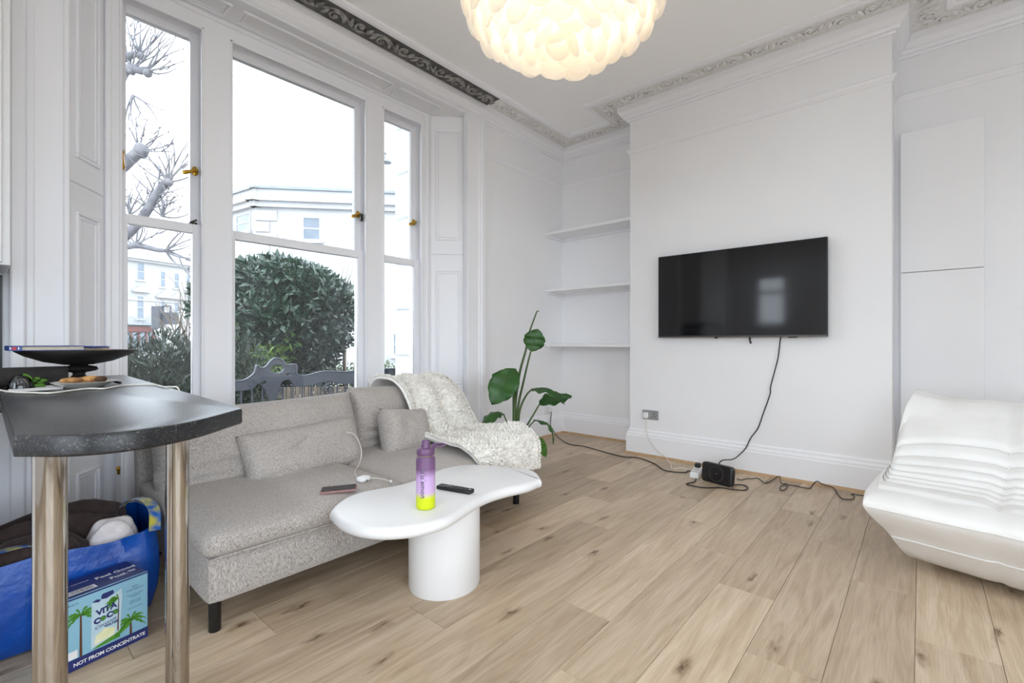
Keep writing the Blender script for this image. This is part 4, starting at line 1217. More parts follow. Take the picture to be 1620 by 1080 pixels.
# ---- sockets, hub, extension lead and cords along the chimney breast
M['socket'] = mat('brushed_socket_plate', (176, 176, 178), 0.4, 0.5, var=(166, 166, 168), vscale=30)
sa, sb = onX(1017, 657, XC), onX(1042, 673, XC)
soc = thing('wall_socket', (XC - 0.005, (sa.y + sb.y) / 2, min(sa.z, sb.z)), 'silver double wall socket with a white plug in it', 'socket')
z0s, z1s = 0.318, 0.40
MB().box(XC - 0.008, XC + 0.001, sb.y, sa.y, z0s, z1s, bev=0.003).build('face_plate', M['socket'], soc, smooth=30)
yc = sb.y + 0.04
for dy, dz, w_, h_ in ((0, 0.014, 0.006, 0.012), (-0.011, -0.008, 0.010, 0.005), (0.011, -0.008, 0.010, 0.005)):
    MB().box(XC - 0.0095, XC - 0.0075, yc + dy - w_ / 2, yc + dy + w_ / 2, z0s + 0.038 + dz - h_ / 2, z0s + 0.038 + dz + h_ / 2).build('pin_hole', M['black'], soc, smooth=0)
yp = sa.y - 0.037
MB().box(XC - 0.04, XC - 0.008, yp - 0.022, yp + 0.022, z0s + 0.012, z0s + 0.062, bev=0.006).build('plug', M['white'], soc, smooth=40, label='white plug')
s2 = onY(866, 648, YW)
so2 = thing('wall_socket', (s2.x, YW, s2.z - 0.04), 'white wall socket low on the alcove side wall behind the plant', 'socket')
MB().box(s2.x - 0.06, s2.x + 0.06, YW - 0.009, YW + 0.001, s2.z - 0.045, s2.z + 0.042, bev=0.003).build('face_plate', M['white'], so2, smooth=30)
MB().box(s2.x - 0.012, s2.x + 0.036, YW - 0.04, YW - 0.009, s2.z - 0.025, s2.z + 0.022, bev=0.006).build('plug', M['white'], so2, smooth=40)


def cord(name, pts, r, m_, label, n=8, parent=None):
    return MB().tube(catmull(pts, n), r, 7).build(name, m_, parent, smooth=60, label=label, cat=None if parent else 'cord')


FZ = 0.006


def fl_(*pp):
    # on the floor, or lying up against the oak beading where the floor ends
    return [q if q.x < 3.834 or px < 985 else onX(px, py, 3.834) for px, py, q in ((px, py, onZ(px, py, FZ)) for px, py in pp)]


cord('long_black_cord', [(s2.x + 0.012, YW - 0.045, s2.z - 0.02), onY(871, 672, YW - 0.05), onY(876, 682, YW - 0.06)] + fl_((884, 692), (900, 702), (925, 706), (950, 713), (985, 722), (1010, 724), (1035, 733), (1053, 744), (1083, 747), (1089, 744), (1096, 748), (1098, 752)), 0.0042, M['cord'], 'long dark cord along the floor from alcove to extension block')
cord('looped_cord', fl_((1101, 757), (1098, 762), (1086, 765), (1095, 768), (1114, 771), (1140, 771), (1160, 774), (1178, 775), (1183, 771), (1176, 767), (1158, 766)), 0.0042, M['cord'], 'dark cord looped on the floor around the black hub')
cord('crumpled_cable', fl_((1166, 757), (1172, 759), (1181, 757), (1190, 757), (1200, 756.5), (1211, 764), (1222, 759), (1233, 753), (1236, 764), (1246, 765.5), (1242, 774), (1235, 775), (1236, 768), (1250, 767), (1266, 770), (1281, 772), (1286, 766), (1293, 761), (1301, 766), (1318, 771), (1326, 782), (1334, 789), (1349, 789), (1351, 784), (1347, 781), (1370, 784), (1396, 783)), 0.0032, M['cord'], 'kinked thin dark cord along the oak beading to the white sofa', 4)
tvc = cord('power_cord', [onX(1236, 528, 3.86), onX(1234, 540, 3.87), onX(1231, 565, 3.872), onX(1226, 585, 3.872), onX(1219, 612, 3.872), onX(1218, 624, 3.872), onX(1207, 655, 3.872), onX(1199, 677, 3.872), onX(1188, 692, 3.868), onX(1180, 708, 3.84), onX(1172, 717, 3.78), onX(1160, 726, 3.66), (3.50, 1.065, 0.155), (3.475, 1.085, 0.128)], 0.0042, M['cord'], 'dark cord hanging from the television to the black hub', parent=tv)
e0, e1 = onZ(1113, 758, 0.0), onZ(1160, 771, 0.0)
hd = (e1 - e0); hl = hd.length; hc = (e0 + e1) / 2; ha = math.atan2(hd.y, hd.x)
hub = thing('internet_hub', (hc.x, hc.y, 0), 'black box shaped internet hub with a ring on its front, standing on the floor', 'hub')
HX = Matrix.Translation((hc.x, hc.y, 0.068)) @ rot(math.radians(-6), 0, ha)
m_ = MB(); m_.X = HX
cr_ = [(-hl / 2 + 0.022 + 0.022 * math.cos(t), 0.045 + 0.022 * math.sin(t)) for t in np.linspace(PI / 2, PI, 6)] + [(-hl / 2 + 0.022 + 0.022 * math.cos(t), -0.045 + 0.022 * math.sin(t)) for t in np.linspace(PI, 1.5 * PI, 6)] + \
      [(hl / 2 - 0.022 + 0.022 * math.cos(t), -0.045 + 0.022 * math.sin(t)) for t in np.linspace(1.5 * PI, 2 * PI, 6)] + [(hl / 2 - 0.022 + 0.022 * math.cos(t), 0.045 + 0.022 * math.sin(t)) for t in np.linspace(0, PI / 2, 6)]
rows = []
for y, k in ((-0.022, 0.0035), (-0.0185, 0.0), (0.0185, 0.0), (0.022, 0.0035)):
    rows.append([Vector((p[0] * (1 - k * 10), y, p[1] * (1 - k * 14))) for p in cr_])
m_.grid(rows, closed_v=True); k_ = len(cr_); m_.f += [tuple(range(k_)), tuple(range(3 * k_, 4 * k_))]
m_.build('casing', M['black'], hub, smooth=40)
M['ring'] = mat('grey_ring', (74, 76, 80), 0.35, var=(68, 70, 74), vscale=20)
m_ = MB(); m_.X = HX; rr = 0.052
m_.tube([(rr * math.cos(t), -0.0225, rr * math.sin(t)) for t in [2 * PI * i / 48 for i in range(49)]], 0.0016, 6); m_.build('ring', M['ring'], hub, smooth=60)
m_ = MB(); m_.X = HX; m_.ball((0, -0.022, 0), 0.006, 0.002, 0.006, 10, 6); m_.build('emblem', M['ring'], hub, smooth=180)
x0_, x1_ = onZ(1104, 757, 0.0), onZ(1112, 744, 0.0)
xd = (x1_ - x0_); xa = math.atan2(xd.y, xd.x); xc = (x0_ + x1_) / 2
ext = thing('extension_block', (xc.x, xc.y, 0), 'short white extension block on the floor left of the black hub', 'extension')
extc = cord('mains_cord', [(XC - 0.03, yp, z0s + 0.02), onX(1023, 684, XC - 0.04), onX(1029, 699, XC - 0.05), onX(1040, 712, XC - 0.05), onX(1053, 723, XC - 0.06)] + fl_((1061, 733), (1063, 741), (1076, 740), (1089, 743), (1099, 748)), 0.0038, M['whitecord'], 'white cord running to the silver socket', parent=ext)
XX = Matrix.Translation((xc.x - 0.03, xc.y + 0.02, 0.02)) @ rot(0, 0, xa)
m_ = MB(); m_.X = XX; m_.box(-0.11, 0.11, -0.03, 0.03, -0.02, 0.02, bev=0.005); m_.build('casing', M['white'], ext, smooth=30)
for i in range(2):
    for dx, dy, w_, h_ in ((0.012, 0, 0.01, 0.005), (-0.008, 0.011, 0.005, 0.010), (-0.008, -0.011, 0.005, 0.010)):
        m_ = MB(); m_.X = XX; c0_ = -0.065 + i * 0.065
        m_.box(c0_ + dx - w_ / 2, c0_ + dx + w_ / 2, dy - h_ / 2, dy + h_ / 2, 0.0195, 0.0212); m_.build('pin_hole', M['black'], ext, smooth=0)
m_ = MB(); m_.X = XX; m_.box(0.05, 0.1, -0.022, 0.022, 0.020, 0.052, bev=0.008); m_.build('plug', M['black'], ext, smooth=40, label='black plug')

# ---- on the bar: bowl on a foot, books, roll, plate with leftovers, tumbler, papers, cable
BW = Vector((0.268, 2.47, BZ))
M['darkwood'] = mat('black_stained_wood', (32, 30, 29), 0.5, var=(42, 38, 35), vscale=14, stretch=(1, 1, 5), bump=0.08)
bowl = thing('footed_bowl', tuple(BW), 'wide shallow black bowl on a turned foot with books across it', 'bowl')
MB().lathe([(0.0, 0.071), (0.045, 0.071), (0.10, 0.083), (0.15, 0.105), (0.177, 0.123), (0.178, 0.127), (0.172, 0.126), (0.14, 0.108), (0.09, 0.09), (0.0, 0.082)], 48, tuple(BW)).build('dish', M['darkwood'], bowl, smooth=50)
MB().lathe([(0.0, 0.0), (0.055, 0.0), (0.055, 0.006), (0.03, 0.018), (0.018, 0.032), (0.02, 0.04), (0.05, 0.046), (0.058, 0.053), (0.052, 0.062), (0.03, 0.067), (0.02, 0.072), (0.0, 0.072)], 40, tuple(BW)).build('foot', M['darkwood'], bowl, smooth=50)
M['blue'] = mat('blue_cover', (36, 60, 128), 0.45, var=(44, 70, 142), vscale=14)
M['pages'] = mat('cream_pages', (214, 202, 180), 0.8, var=(190, 178, 156), vscale=160, stretch=(0.2, 0.2, 6))
M['redprint'] = mat('red_print', (190, 52, 66), 0.5, var=(180, 48, 60), vscale=20)
M['kraft'] = mat('tan_paper', (170, 146, 116), 0.75, var=(154, 130, 100), vscale=30)


def book(name, c, ang, w_, d_, h_, cover, label, tilt=0.0):
    bk = thing(name, (c[0], c[1], c[2]), label, 'book', 'books on the footed bowl')
    X = Matrix.Translation((c[0], c[1], c[2] + h_ / 2)) @ rot(0, tilt, ang)
    m_ = MB(); m_.X = X; m_.box(-w_ / 2, w_ / 2, -d_ / 2, d_ / 2, h_ / 2 - 0.0025, h_ / 2).box(-w_ / 2, w_ / 2, -d_ / 2, d_ / 2, -h_ / 2, -h_ / 2 + 0.0025).box(-w_ / 2, -w_ / 2 + 0.003, -d_ / 2, d_ / 2, -h_ / 2 + 0.0025, h_ / 2 - 0.0025)
    m_.build('cover', cover, bk, smooth=0)
    m_ = MB(); m_.X = X; m_.box(-w_ / 2 + 0.003, w_ / 2 - 0.004, -d_ / 2 + 0.004, d_ / 2 - 0.004, -h_ / 2 + 0.0026, h_ / 2 - 0.0026); m_.build('page_block', M['pages'], bk, smooth=0)
    return bk, X


bkz = BZ + 0.1275
bA, XAm = book('hardback_book', (0.172, 2.44, bkz), 0.02, 0.195, 0.20, 0.017, M['blue'], 'blue hardback with cream pages lying flat across the black bowl')
m_ = MB(); m_.X = XAm; m_.box(-0.0975, -0.066, -0.1006, -0.0995, -0.0085, 0.0085); m_.build('spine_label', M['blue'], bA, smooth=0)
m_ = MB(); m_.X = XAm; m_.lathe([(0.006, -0.0003), (0.006, 0.0003), (0.001, 0.0004)], 16, (0, 0, 0)); vv = m_.v
for i in range(len(vv)):
    q = XAm.inverted() @ vv[i]; vv[i] = XAm @ Vector((-0.084 + q.x, -0.1009 - q.z, q.y))
m_.build('printed_badge', M['redprint'], bA, smooth=0, label='round red printed badge')
for i, xx in enumerate((-0.095, -0.075)):
    m_ = MB(); m_.X = XAm; m_.box(xx, xx + 0.002, -0.1012, -0.1005, -0.005, 0.005).box(xx, xx + 0.005, -0.1012, -0.1005, -0.001, 0.001); m_.build('printed_mark', M['white_ink'], bA, smooth=0)
book('notebook', (0.31, 2.48, bkz), -0.12, 0.10, 0.15, 0.008, M['kraft'], 'thin tan notebook on the bowl beside the blue hardback')
book('thin_booklet', (0.30, 2.46, bkz + 0.0085), 0.35, 0.06, 0.13, 0.006, M['blue'], 'thin blue booklet lying on the tan notebook')
rl_ = MB(); ys = 2.385
rl_.X = Matrix.Translation((0.022, ys, BZ + 0.035)) @ rot(0, PI / 2, 0)
rl_.lathe([(0.0, -0.24), (0.033, -0.24), (0.0345, -0.235), (0.0345, 0.20), (0.033, 0.205), (0.026, 0.205), (0.024, 0.19), (0.0, 0.19)], 28)
rl_.build('cloth_roll', mat('black_cloth', (34, 31, 30), 0.9, var=(44, 40, 38), vscale=50, bump=0.4, bscale=60), smooth=50, label='black rolled cloth lying on the counter behind the tumbler', cat='roll')
PLc = Vector((0.255, 2.215, BZ))
M['china'] = mat('white_china', (226, 224, 216), 0.2, var=(220, 217, 208), vscale=8)
M['crust'] = mat('toasted_crust', (196, 150, 92), 0.85, var=(128, 82, 46), vscale=40, bump=0.6, bscale=60)
pl = MB().lathe([(0.0, 0.002), (0.045, 0.002), (0.05, 0.0), (0.056, 0.004), (0.085, 0.018), (0.0875, 0.02), (0.083, 0.021), (0.055, 0.009), (0.0, 0.007)], 40, tuple(PLc)).build('plate', M['china'], smooth=50, label='small white plate with scraps of toast on the bar', cat='plate')
for i, (dx, dy, sx, sy, sz, az, txt) in enumerate(((-0.03, 0.0, 0.035, 0.022, 0.010, 0.3, 'golden toast crust at the left of the white plate'), (0.012, 0.012, 0.038, 0.018, 0.012, -0.2, 'pale toast scrap in the middle of the plate'), (0.044, -0.004, 0.022, 0.015, 0.011, 0.7, 'dark burnt crust at the right of the plate'))):
    m_ = MB(); c_, f_ = ball_data(Vector((0, 0, 0)), sx, sy, sz, 16, 10)
    c_ = [p * (1 + 0.28 * noise.noise(p * 60 + Vector((i * 9, 0, 0)))) for p in c_]
    m_.X = Matrix.Translation(PLc + Vector((dx, dy, 0.026))) @ rot(0, 0, az); m_.add(c_, f_)
    m_.build('toast_crust', M['crust'] if i != 2 else mat('burnt_crust', (86, 56, 34), 0.9, var=(54, 36, 24), vscale=40, bump=0.6), smooth=60, label=txt, cat='food', group='leftovers on the plate')
tu = onZ(33, 614.8, BZ)
M['cup'] = glass_mat('tumbler_plastic', (0.72, 0.76, 0.80, 1), 0.08, 1.7)
tum = thing('plastic_tumbler', (tu.x, tu.y, BZ), 'upturned clear plastic cup with a green leaf on it, on the counter', 'cup')
MB().lathe([(0.032, 0.002), (0.034, 0.0), (0.034, 0.006), (0.028, 0.028), (0.018, 0.044), (0.0, 0.048), (0.0, 0.046), (0.017, 0.042), (0.027, 0.026), (0.032, 0.006)], 28, (tu.x, tu.y, BZ)).build('cup_wall', M['cup'], tum, smooth=60)
MB().grid([[Vector((tu.x + 0.004 + 0.022 * i, tu.y - 0.02 + 0.006 * math.sin(i), BZ + 0.045 - 0.016 * i * i + 0.008 * j)) for j in (0, 1)] for i in (0, 0.35, 0.7, 1.0)]).build('garnish', M['leaf2'], tum, smooth=180)
tg = onZ(58, 613.8, BZ)
m_ = MB()
for i in range(5):
    m_.ball((tg.x - 0.014 + 0.008 * i, tg.y + 0.012 + 0.004 * (i % 2), BZ + 0.018 + 0.007 * (i % 3)), 0.010, 0.006, 0.006, 8, 5)
m_.box(tg.x - 0.018, tg.x + 0.022, tg.y + 0.006, tg.y + 0.024, BZ, BZ + 0.014, bev=0.003)
m_.build('herb_sprig', M['leaf2'], smooth=60, label='bright green herb sprig beside the clear cup', cat='herb')
pp = [onZ(8, 621, BZ), onZ(100, 615, BZ), onZ(98, 609, BZ), onZ(20, 612, BZ)]
MB().prism([(p.x, p.y) for p in pp], BZ + 0.0003, BZ + 0.0022).build('paper_sheet', M['white_ink'], smooth=0, label='white sheet of paper under the clear cup on the counter', cat='paper')
fk = MB(); a_, b_ = onZ(150, 606, BZ), onZ(190, 608, BZ)
fk.tube([a_ + Vector((0, 0, 0.022)), a_.lerp(b_, 0.5) + Vector((0, 0, 0.014)), b_ + Vector((0, 0, 0.006))], [0.004, 0.003, 0.005], 8)
fk.build('knife', M['gunmetal'], smooth=60, label='dull metal knife resting on the plate edge', cat='cutlery')
wr_ = MB(); q = onZ(100, 611, BZ); c_, f_ = ball_data(Vector((0, 0, 0)), 0.022, 0.012, 0.008, 14, 8)
wr_.X = Matrix.Translation(q + Vector((-0.004, -0.012, 0.008))); wr_.add([p * (1 + 0.5 * noise.noise(p * 120)) for p in c_], f_)
wr_.build('crumpled_wrapper', M['chrome'], smooth=0, label='crumpled silver wrapper at the left of the plate', cat='wrapper')
cbp = [onZ(-6, 616, BZ + 0.004), onZ(20, 620, BZ + 0.004), onZ(50, 621, BZ + 0.004), onZ(80, 621.5, BZ + 0.004), onZ(110, 618, BZ + 0.004), onZ(140, 614.5, BZ + 0.004), onZ(165, 614.5, BZ + 0.004), onZ(195, 609.5, BZ + 0.004), onZ(225, 608, BZ + 0.004), onZ(245, 608.5, BZ + 0.004), onZ(260, 612, BZ + 0.004)]
e_ = onZ(262, 613, BZ); cbp += [Vector((0.447, e_.y - 0.02, BZ + 0.003)), Vector((0.468, e_.y - 0.03, BZ - 0.01)), Vector((0.472, e_.y - 0.03, BZ - 0.12)), Vector((0.474, e_.y - 0.02, BZ - 0.3))]
MB().tube(catmull(cbp, 6), 0.003, 7).build('charger_cable', M['whitecord'], smooth=60, label='white cable trailing across the black bar top', cat='cable')

# ---- blue woven shopping bag with laundry, printed drinks carton box in front
M['bluebag'] = mat('blue_woven_plastic', (8, 78, 168), 0.32, var=(4, 62, 146), vscale=9, vdetail=5, bump=0.5, bscale=22)
M['strap'] = mat('blue_yellow_strap', (24, 92, 176), 0.45, var=(188, 180, 70), vscale=26, vdetail=1)
bag = thing('shopping_bag', (0.2, 2.3, 0), 'big blue woven plastic shopping bag full of laundry under the bar', 'bag')
bx_a, bx_b, by_a, by_b = -0.16, 0.455, 2.14, 2.47


def bag_ring(z, grow, n=96, wr=0.0):
    out = []
    for i in range(n):
        t = 2 * PI * i / n; c, s_ = math.cos(t), math.sin(t)
        ex = 0.28
        x = (bx_a + bx_b) / 2 + ((bx_b - bx_a) / 2 + grow * 0.5) * math.copysign(abs(c) ** ex, c)
        y = (by_a + by_b) / 2 + ((by_b - by_a) / 2 + grow) * math.copysign(abs(s_) ** ex, s_)
        k = noise.noise(Vector((x * 8, y * 8, z * 7))) * wr + noise.noise(Vector((x * 22, y * 22, z * 16))) * wr * 0.4
        zz = z
        if z > 0.25:
            zz = z + 0.03 * noise.noise(Vector((x * 5, y * 5, 2))) + (0.035 if y > 2.3 else 0.0)
        out.append(Vector((x + k * c, y + k * s_, zz)))
    return out


rows = [bag_ring(0.003, -0.03), bag_ring(0.012, -0.012, wr=0.01), bag_ring(0.08, 0.004, wr=0.022), bag_ring(0.16, 0.006, wr=0.028), bag_ring(0.23, 0.0, wr=0.028), bag_ring(0.305, -0.012, wr=0.02)]
inner = [[p + (Vector((0.15, 2.3, p.z)) - p).normalized() * 0.004 for p in r_] for r_ in rows[::-1][:-1]]
m_ = MB(); m_.grid(rows + inner, closed_v=True); k_ = 96
m_.f += [tuple(range(k_)), tuple(range((len(rows) + len(inner) - 1) * k_, (len(rows) + len(inner)) * k_))]
m_.build('bag_body', M['bluebag'], bag, smooth=60)
hp = [(0.36, 2.40, 0.30), (0.40, 2.36, 0.37), (0.435, 2.28, 0.385), (0.45, 2.20, 0.36), (0.44, 2.14, 0.30)]


def strap(pts, wd, name='handle'):
    c = catmull(pts, 6); rows = []
    for i, p in enumerate(c):
        t = (c[min(i + 1, len(c) - 1)] - c[max(i - 1, 0)]).normalized(); s_ = t.cross(Vector((0, 0, 1)))
        s_ = s_.normalized() if s_.length > 0.01 else Vector((1, 0, 0)); n_ = s_.cross(t)
        rows.append([p - s_ * wd / 2, p + s_ * wd / 2, p + s_ * wd / 2 + n_ * 0.002, p - s_ * wd / 2 + n_ * 0.002])
    o = MB().grid(rows, closed_v=True).build(name, M['strap'], bag, smooth=40); return o


strap(hp, 0.035)
strap([(0.17, 2.20, 0.30), (0.12, 2.19, 0.335), (0.06, 2.18, 0.34), (0.0, 2.17, 0.335), (-0.06, 2.16, 0.30)], 0.035)


def cloth(name, c, size, mt, label, seed, amp=0.25, zrot=0.0, flat=1.0):
    vs, fs = ball_data(Vector((0, 0, 0)), 1, 1, 1, 40, 26)
    out = []
    for p in vs:
        n_ = noise.noise(p * 1.6 + Vector((seed, 0, 0))) * amp
        ridge = 0.10 * math.sin(p.y * 9 + 2.0 * noise.noise(p * 1.5 + Vector((seed, 3, 1))) + p.x * 1.5)
        q = p * (1 + n_ + ridge * (0.4 + max(0, p.z)))
        q = Vector((math.copysign(abs(q.x) ** 0.8, q.x) * size[0], math.copysign(abs(q.y) ** 0.8, q.y) * size[1], q.z * size[2]))
        out.append(q)
    m_ = MB(); m_.X = Matrix.Translation(c) @ rot(0, 0, zrot); m_.add(out, fs)
    return m_.build(name, mt, smooth=180, label=label, cat='laundry', group='laundry in the blue bag')


M['brown'] = mat('dark_brown_towelling', (58, 44, 42), 0.95, var=(46, 34, 33), vscale=40, bump=0.5, bscale=90, sheen=0.1)
M['whitecloth'] = mat('white_towelling', (222, 216, 216), 0.95, var=(208, 202, 203), vscale=40, bump=0.5, bscale=90)
cloth('brown_blanket', (0.19, 2.36, 0.285), (0.22, 0.085, 0.10), M['brown'], 'dark brown folded blanket at the back of the blue bag', 3, zrot=0.08)
cloth('brown_towel', (0.14, 2.235, 0.26), (0.125, 0.07, 0.082), M['brown'], 'dark brown towel in front of the blanket in the blue bag', 8)
cloth('white_towel', (0.335, 2.245, 0.26), (0.075, 0.065, 0.082), M['whitecloth'], 'white towel at the right end of the blue bag', 12, amp=0.15)
cloth('black_garment', (0.0, 2.28, 0.24), (0.07, 0.08, 0.06), mat('black_cotton', (26, 24, 24), 0.95, var=(34, 31, 30), vscale=30, bump=0.3), 'black garment at the left end of the blue bag', 21)

# printed box: local x along the front (left to right), z up, front face at y = 0
Bl, Br = Vector((0.148, 1.925, 0)), Vector((0.388, 1.977, 0))
bd = (Br - Bl).normalized(); BWD = (Br - Bl).length; BHT = 0.222; BDP = 0.148
BXM = Matrix.Translation(Bl) @ rot(0, 0, math.atan2(bd.y, bd.x))
box = thing('drinks_box', tuple(Bl), 'light blue printed drinks carton box with palm trees in front of the blue bag', 'box')
M['skyblue'] = mat('pale_blue_print', (140, 190, 212), 0.45, var=(132, 182, 206), vscale=6)
M['navy'] = mat('navy_print', (34, 46, 110), 0.45, var=(30, 40, 100), vscale=8)
M['palmgreen'] = mat('palm_green_print', (84, 150, 40), 0.5, var=(50, 112, 28), vscale=40)
M['trunk'] = mat('brown_print', (96, 62, 40), 0.5, var=(84, 52, 34), vscale=40)
M['carton'] = mat('pale_carton_print', (196, 218, 228), 0.45, var=(176, 204, 220), vscale=14)
M['ivory'] = mat('ivory_print', (238, 236, 208), 0.5, var=(214, 222, 150), vscale=24)
m_ = MB(); m_.X = BXM; m_.box(0, BWD, 0, BDP, 0, BHT, bev=0.003); m_.build('cardboard', M['skyblue'], box, smooth=20)


def flat(poly, layer, m_t, name, side='front'):
    """flat print on the front (x,z) or on the top (x,depth)"""
    m_ = MB(); e = 0.0002 + layer * 0.0002
    n = len(poly)
    if side == 'front': vs = [(x, -e, z) for x, z in poly]
    else: vs = [(x, y, BHT + e) for x, y in poly]
    m_.X = BXM; m_.add(vs, [tuple(range(n))])
    return m_.build(name, m_t, box, smooth=0)


def R4(x0, x1, z0, z1): return [(x0, z0), (x1, z0), (x1, z1), (x0, z1)]


flat(R4(0.001, BWD - 0.001, 0.001, 0.036), 0, M['navy'], 'printed_band')
flat(R4(0.003, BWD - 0.003, 0.003, BDP - 0.003), 0, M['navy'], 'printed_lid', 'top')
flat(R4(0.002, BWD - 0.002, BHT - 0.006, BHT - 0.001), 0, M['navy'], 'printed_edge')


def ftext(s_, x, z, size, m_t, layer=3, side='front', ang=0.0, **kw):
    if side == 'front': X = BXM @ Matrix.Translation((x, -0.0003 - layer * 0.0002, z)) @ rot(PI / 2, 0, 0) @ Matrix.Rotation(ang, 4, 'Z')
    else: X = BXM @ Matrix.Translation((x, z, BHT + 0.0003 + layer * 0.0002)) @ Matrix.Rotation(ang, 4, 'Z')
    return text_mesh(s_, size, m_t, X, box, name='printed_text', thick=0.0, **kw)


ftext('NOT FROM CONCENTRATE', 0.050, 0.0125, 0.0152, M['white_ink'], bold=0.0004, spacing=0.95)
ftext('6 x 1 Litre \u212e', 0.008, 0.199, 0.0105, M['navy'])
# palms


def palm(x, z0, z1, r, layer, lean=0.0):
    flat([(x - 0.0035, z0), (x + 0.0035, z0), (x + lean + 0.0022, z1), (x + lean - 0.0022, z1)], layer, M['trunk'], 'printed_trunk')
    for a0 in (12, 40, 70, 105, 140, 168, -14, 196):
        a = math.radians(a0); L_ = r * (1.0 if 20 < a0 % 180 < 160 else 0.95)
        top, bot_ = [], []
        for i in range(9):
            s_ = i / 8; xx = x + lean + L_ * s_ * math.cos(a); zz = z1 + L_ * s_ * math.sin(a) - 0.62 * L_ * s_ * s_
            wv = r * 0.17 * math.sin(PI * min(1, s_ * 0.92 + 0.08)) * (1 if i % 2 else 0.55)
            top.append((xx, zz + wv * 0.5)); bot_.append((xx, zz - wv))
        flat(top + bot_[::-1], layer + 1, M['palmgreen'], 'printed_frond')


palm(0.068, 0.036, 0.164, 0.050, 1)
palm(0.196, 0.036, 0.085, 0.048, 1)
flat([(0.092, 0.037), (0.150, 0.043), (0.188, 0.062), (0.205, 0.082), (0.182, 0.078), (0.160, 0.060), (0.120, 0.046)], 2, M['palmgreen'], 'printed_grass')
flat([(0.092, 0.043), (0.166, 0.043), (0.173, 0.176), (0.171, 0.198), (0.155, 0.190), (0.130, 0.187), (0.106, 0.190), (0.094, 0.188)], 3, M['carton'], 'printed_carton')
flat([(0.118, 0.187), (0.118, 0.198), (0.122, 0.203), (0.148, 0.203), (0.150, 0.198), (0.150, 0.191), (0.132, 0.184)], 4, M['navy'], 'printed_cap')
flat([(0.094, 0.187), (0.106, 0.192), (0.118, 0.187), (0.112, 0.181)], 4, M['navy'], 'printed_fold')
flat([(0.100, 0.052), (0.150, 0.058), (0.155, 0.080), (0.128, 0.092), (0.104, 0.078)], 4, M['ivory'], 'printed_glow')
flat([(0.159, 0.066), (0.163, 0.066), (0.164, 0.170), (0.162, 0.170)], 5, M['trunk'], 'printed_trunk')
for a0 in (100, 130, 155, 178, 205):
    a = math.radians(a0); pl_ = []
    for i in range(7):
        s_ = i / 6; pl_.append((0.163 + 0.04 * s_ * math.cos(a), 0.170 + 0.030 * s_ * math.sin(a) - 0.018 * s_ * s_ + 0.004 * math.sin(PI * s_)))
    for i in range(6, -1, -1):
        s_ = i / 6; pl_.append((0.163 + 0.04 * s_ * math.cos(a), 0.170 + 0.030 * s_ * math.sin(a) - 0.018 * s_ * s_ - 0.005 * math.sin(PI * s_)))
    flat(pl_, 6, M['palmgreen'], 'printed_frond')
flat([(0.094, 0.043), (0.166, 0.043), (0.168, 0.066), (0.150, 0.058), (0.120, 0.050)], 6, M['palmgreen'], 'printed_grass')
ftext('VITA', 0.106, 0.140, 0.0255, M['navy'], 8, ang=0.10, bold=0.0009, spacing=0.95)
ftext('C', 0.099, 0.1165, 0.023, M['navy'], 8, ang=0.0, bold=0.0014); ftext('C', 0.131, 0.121, 0.023, M['navy'], 8, bold=0.0014)
for cxx, czz in ((0.1225, 0.1255), (0.1545, 0.1305)):
    flat([(cxx + 0.0078 * math.cos(t), czz + 0.0078 * math.sin(t)) for t in [2 * PI * i / 24 for i in range(24)]], 7, M['navy'], 'printed_ring')
    flat([(cxx + 0.0062 * math.cos(t), czz + 0.0062 * math.sin(t)) for t in [2 * PI * i / 24 for i in range(24)]], 8, M['palmgreen'], 'printed_nut')
ftext('Coconut', 0.101, 0.098, 0.0155, M['navy'], 8, shear=0.35, ang=0.16)
ftext('WATER', 0.126, 0.0935, 0.0105, M['navy'], 8, ang=0.05, bold=0.0004)
for i, (s_, z, sz) in enumerate((('WHY', 0.1865, 0.0072), ('COCONUTS?', 0.177, 0.0072), ('FULL OF NATURAL', 0.1615, 0.0052), ('NUTRIENTS', 0.155, 0.0052), ('MAKES YOUR', 0.141, 0.0052), ('BODY HAPPY', 0.1345, 0.0052), ('TASTE THE TROPICS', 0.118, 0.0045))):
    ftext(s_, 0.208, z, sz, M['navy'], align='CENTER', spacing=1.15 if i < 2 else 1.0)
flat(R4(0.014, 0.060, 0.038, 0.062), 5, M['white_ink'], 'price_sticker')
# lid: slogan, barcode
ftext('Feel Good', 0.133, 0.078, 0.0255, M['white_ink'], 2, 'top', bold=0.0008); ftext('Fuel.\u2122', 0.158, 0.040, 0.0255, M['white_ink'], 2, 'top', bold=0.0008)
flat(R4(0.01, 0.118, 0.022, 0.052), 1, M['white_ink'], 'barcode_sticker', 'top')
xx = 0.042
while xx < 0.112:
    w_ = random.choice((0.0008, 0.0013, 0.002)); flat(R4(xx, xx + w_, 0.027, 0.049), 2, M['black'], 'barcode_line', 'top'); xx += w_ + random.choice((0.0010, 0.0016, 0.0022))
ftext('born to be coconut', 0.012, 0.094, 0.0135, M['white_ink'], 2, 'top', shear=0.2)

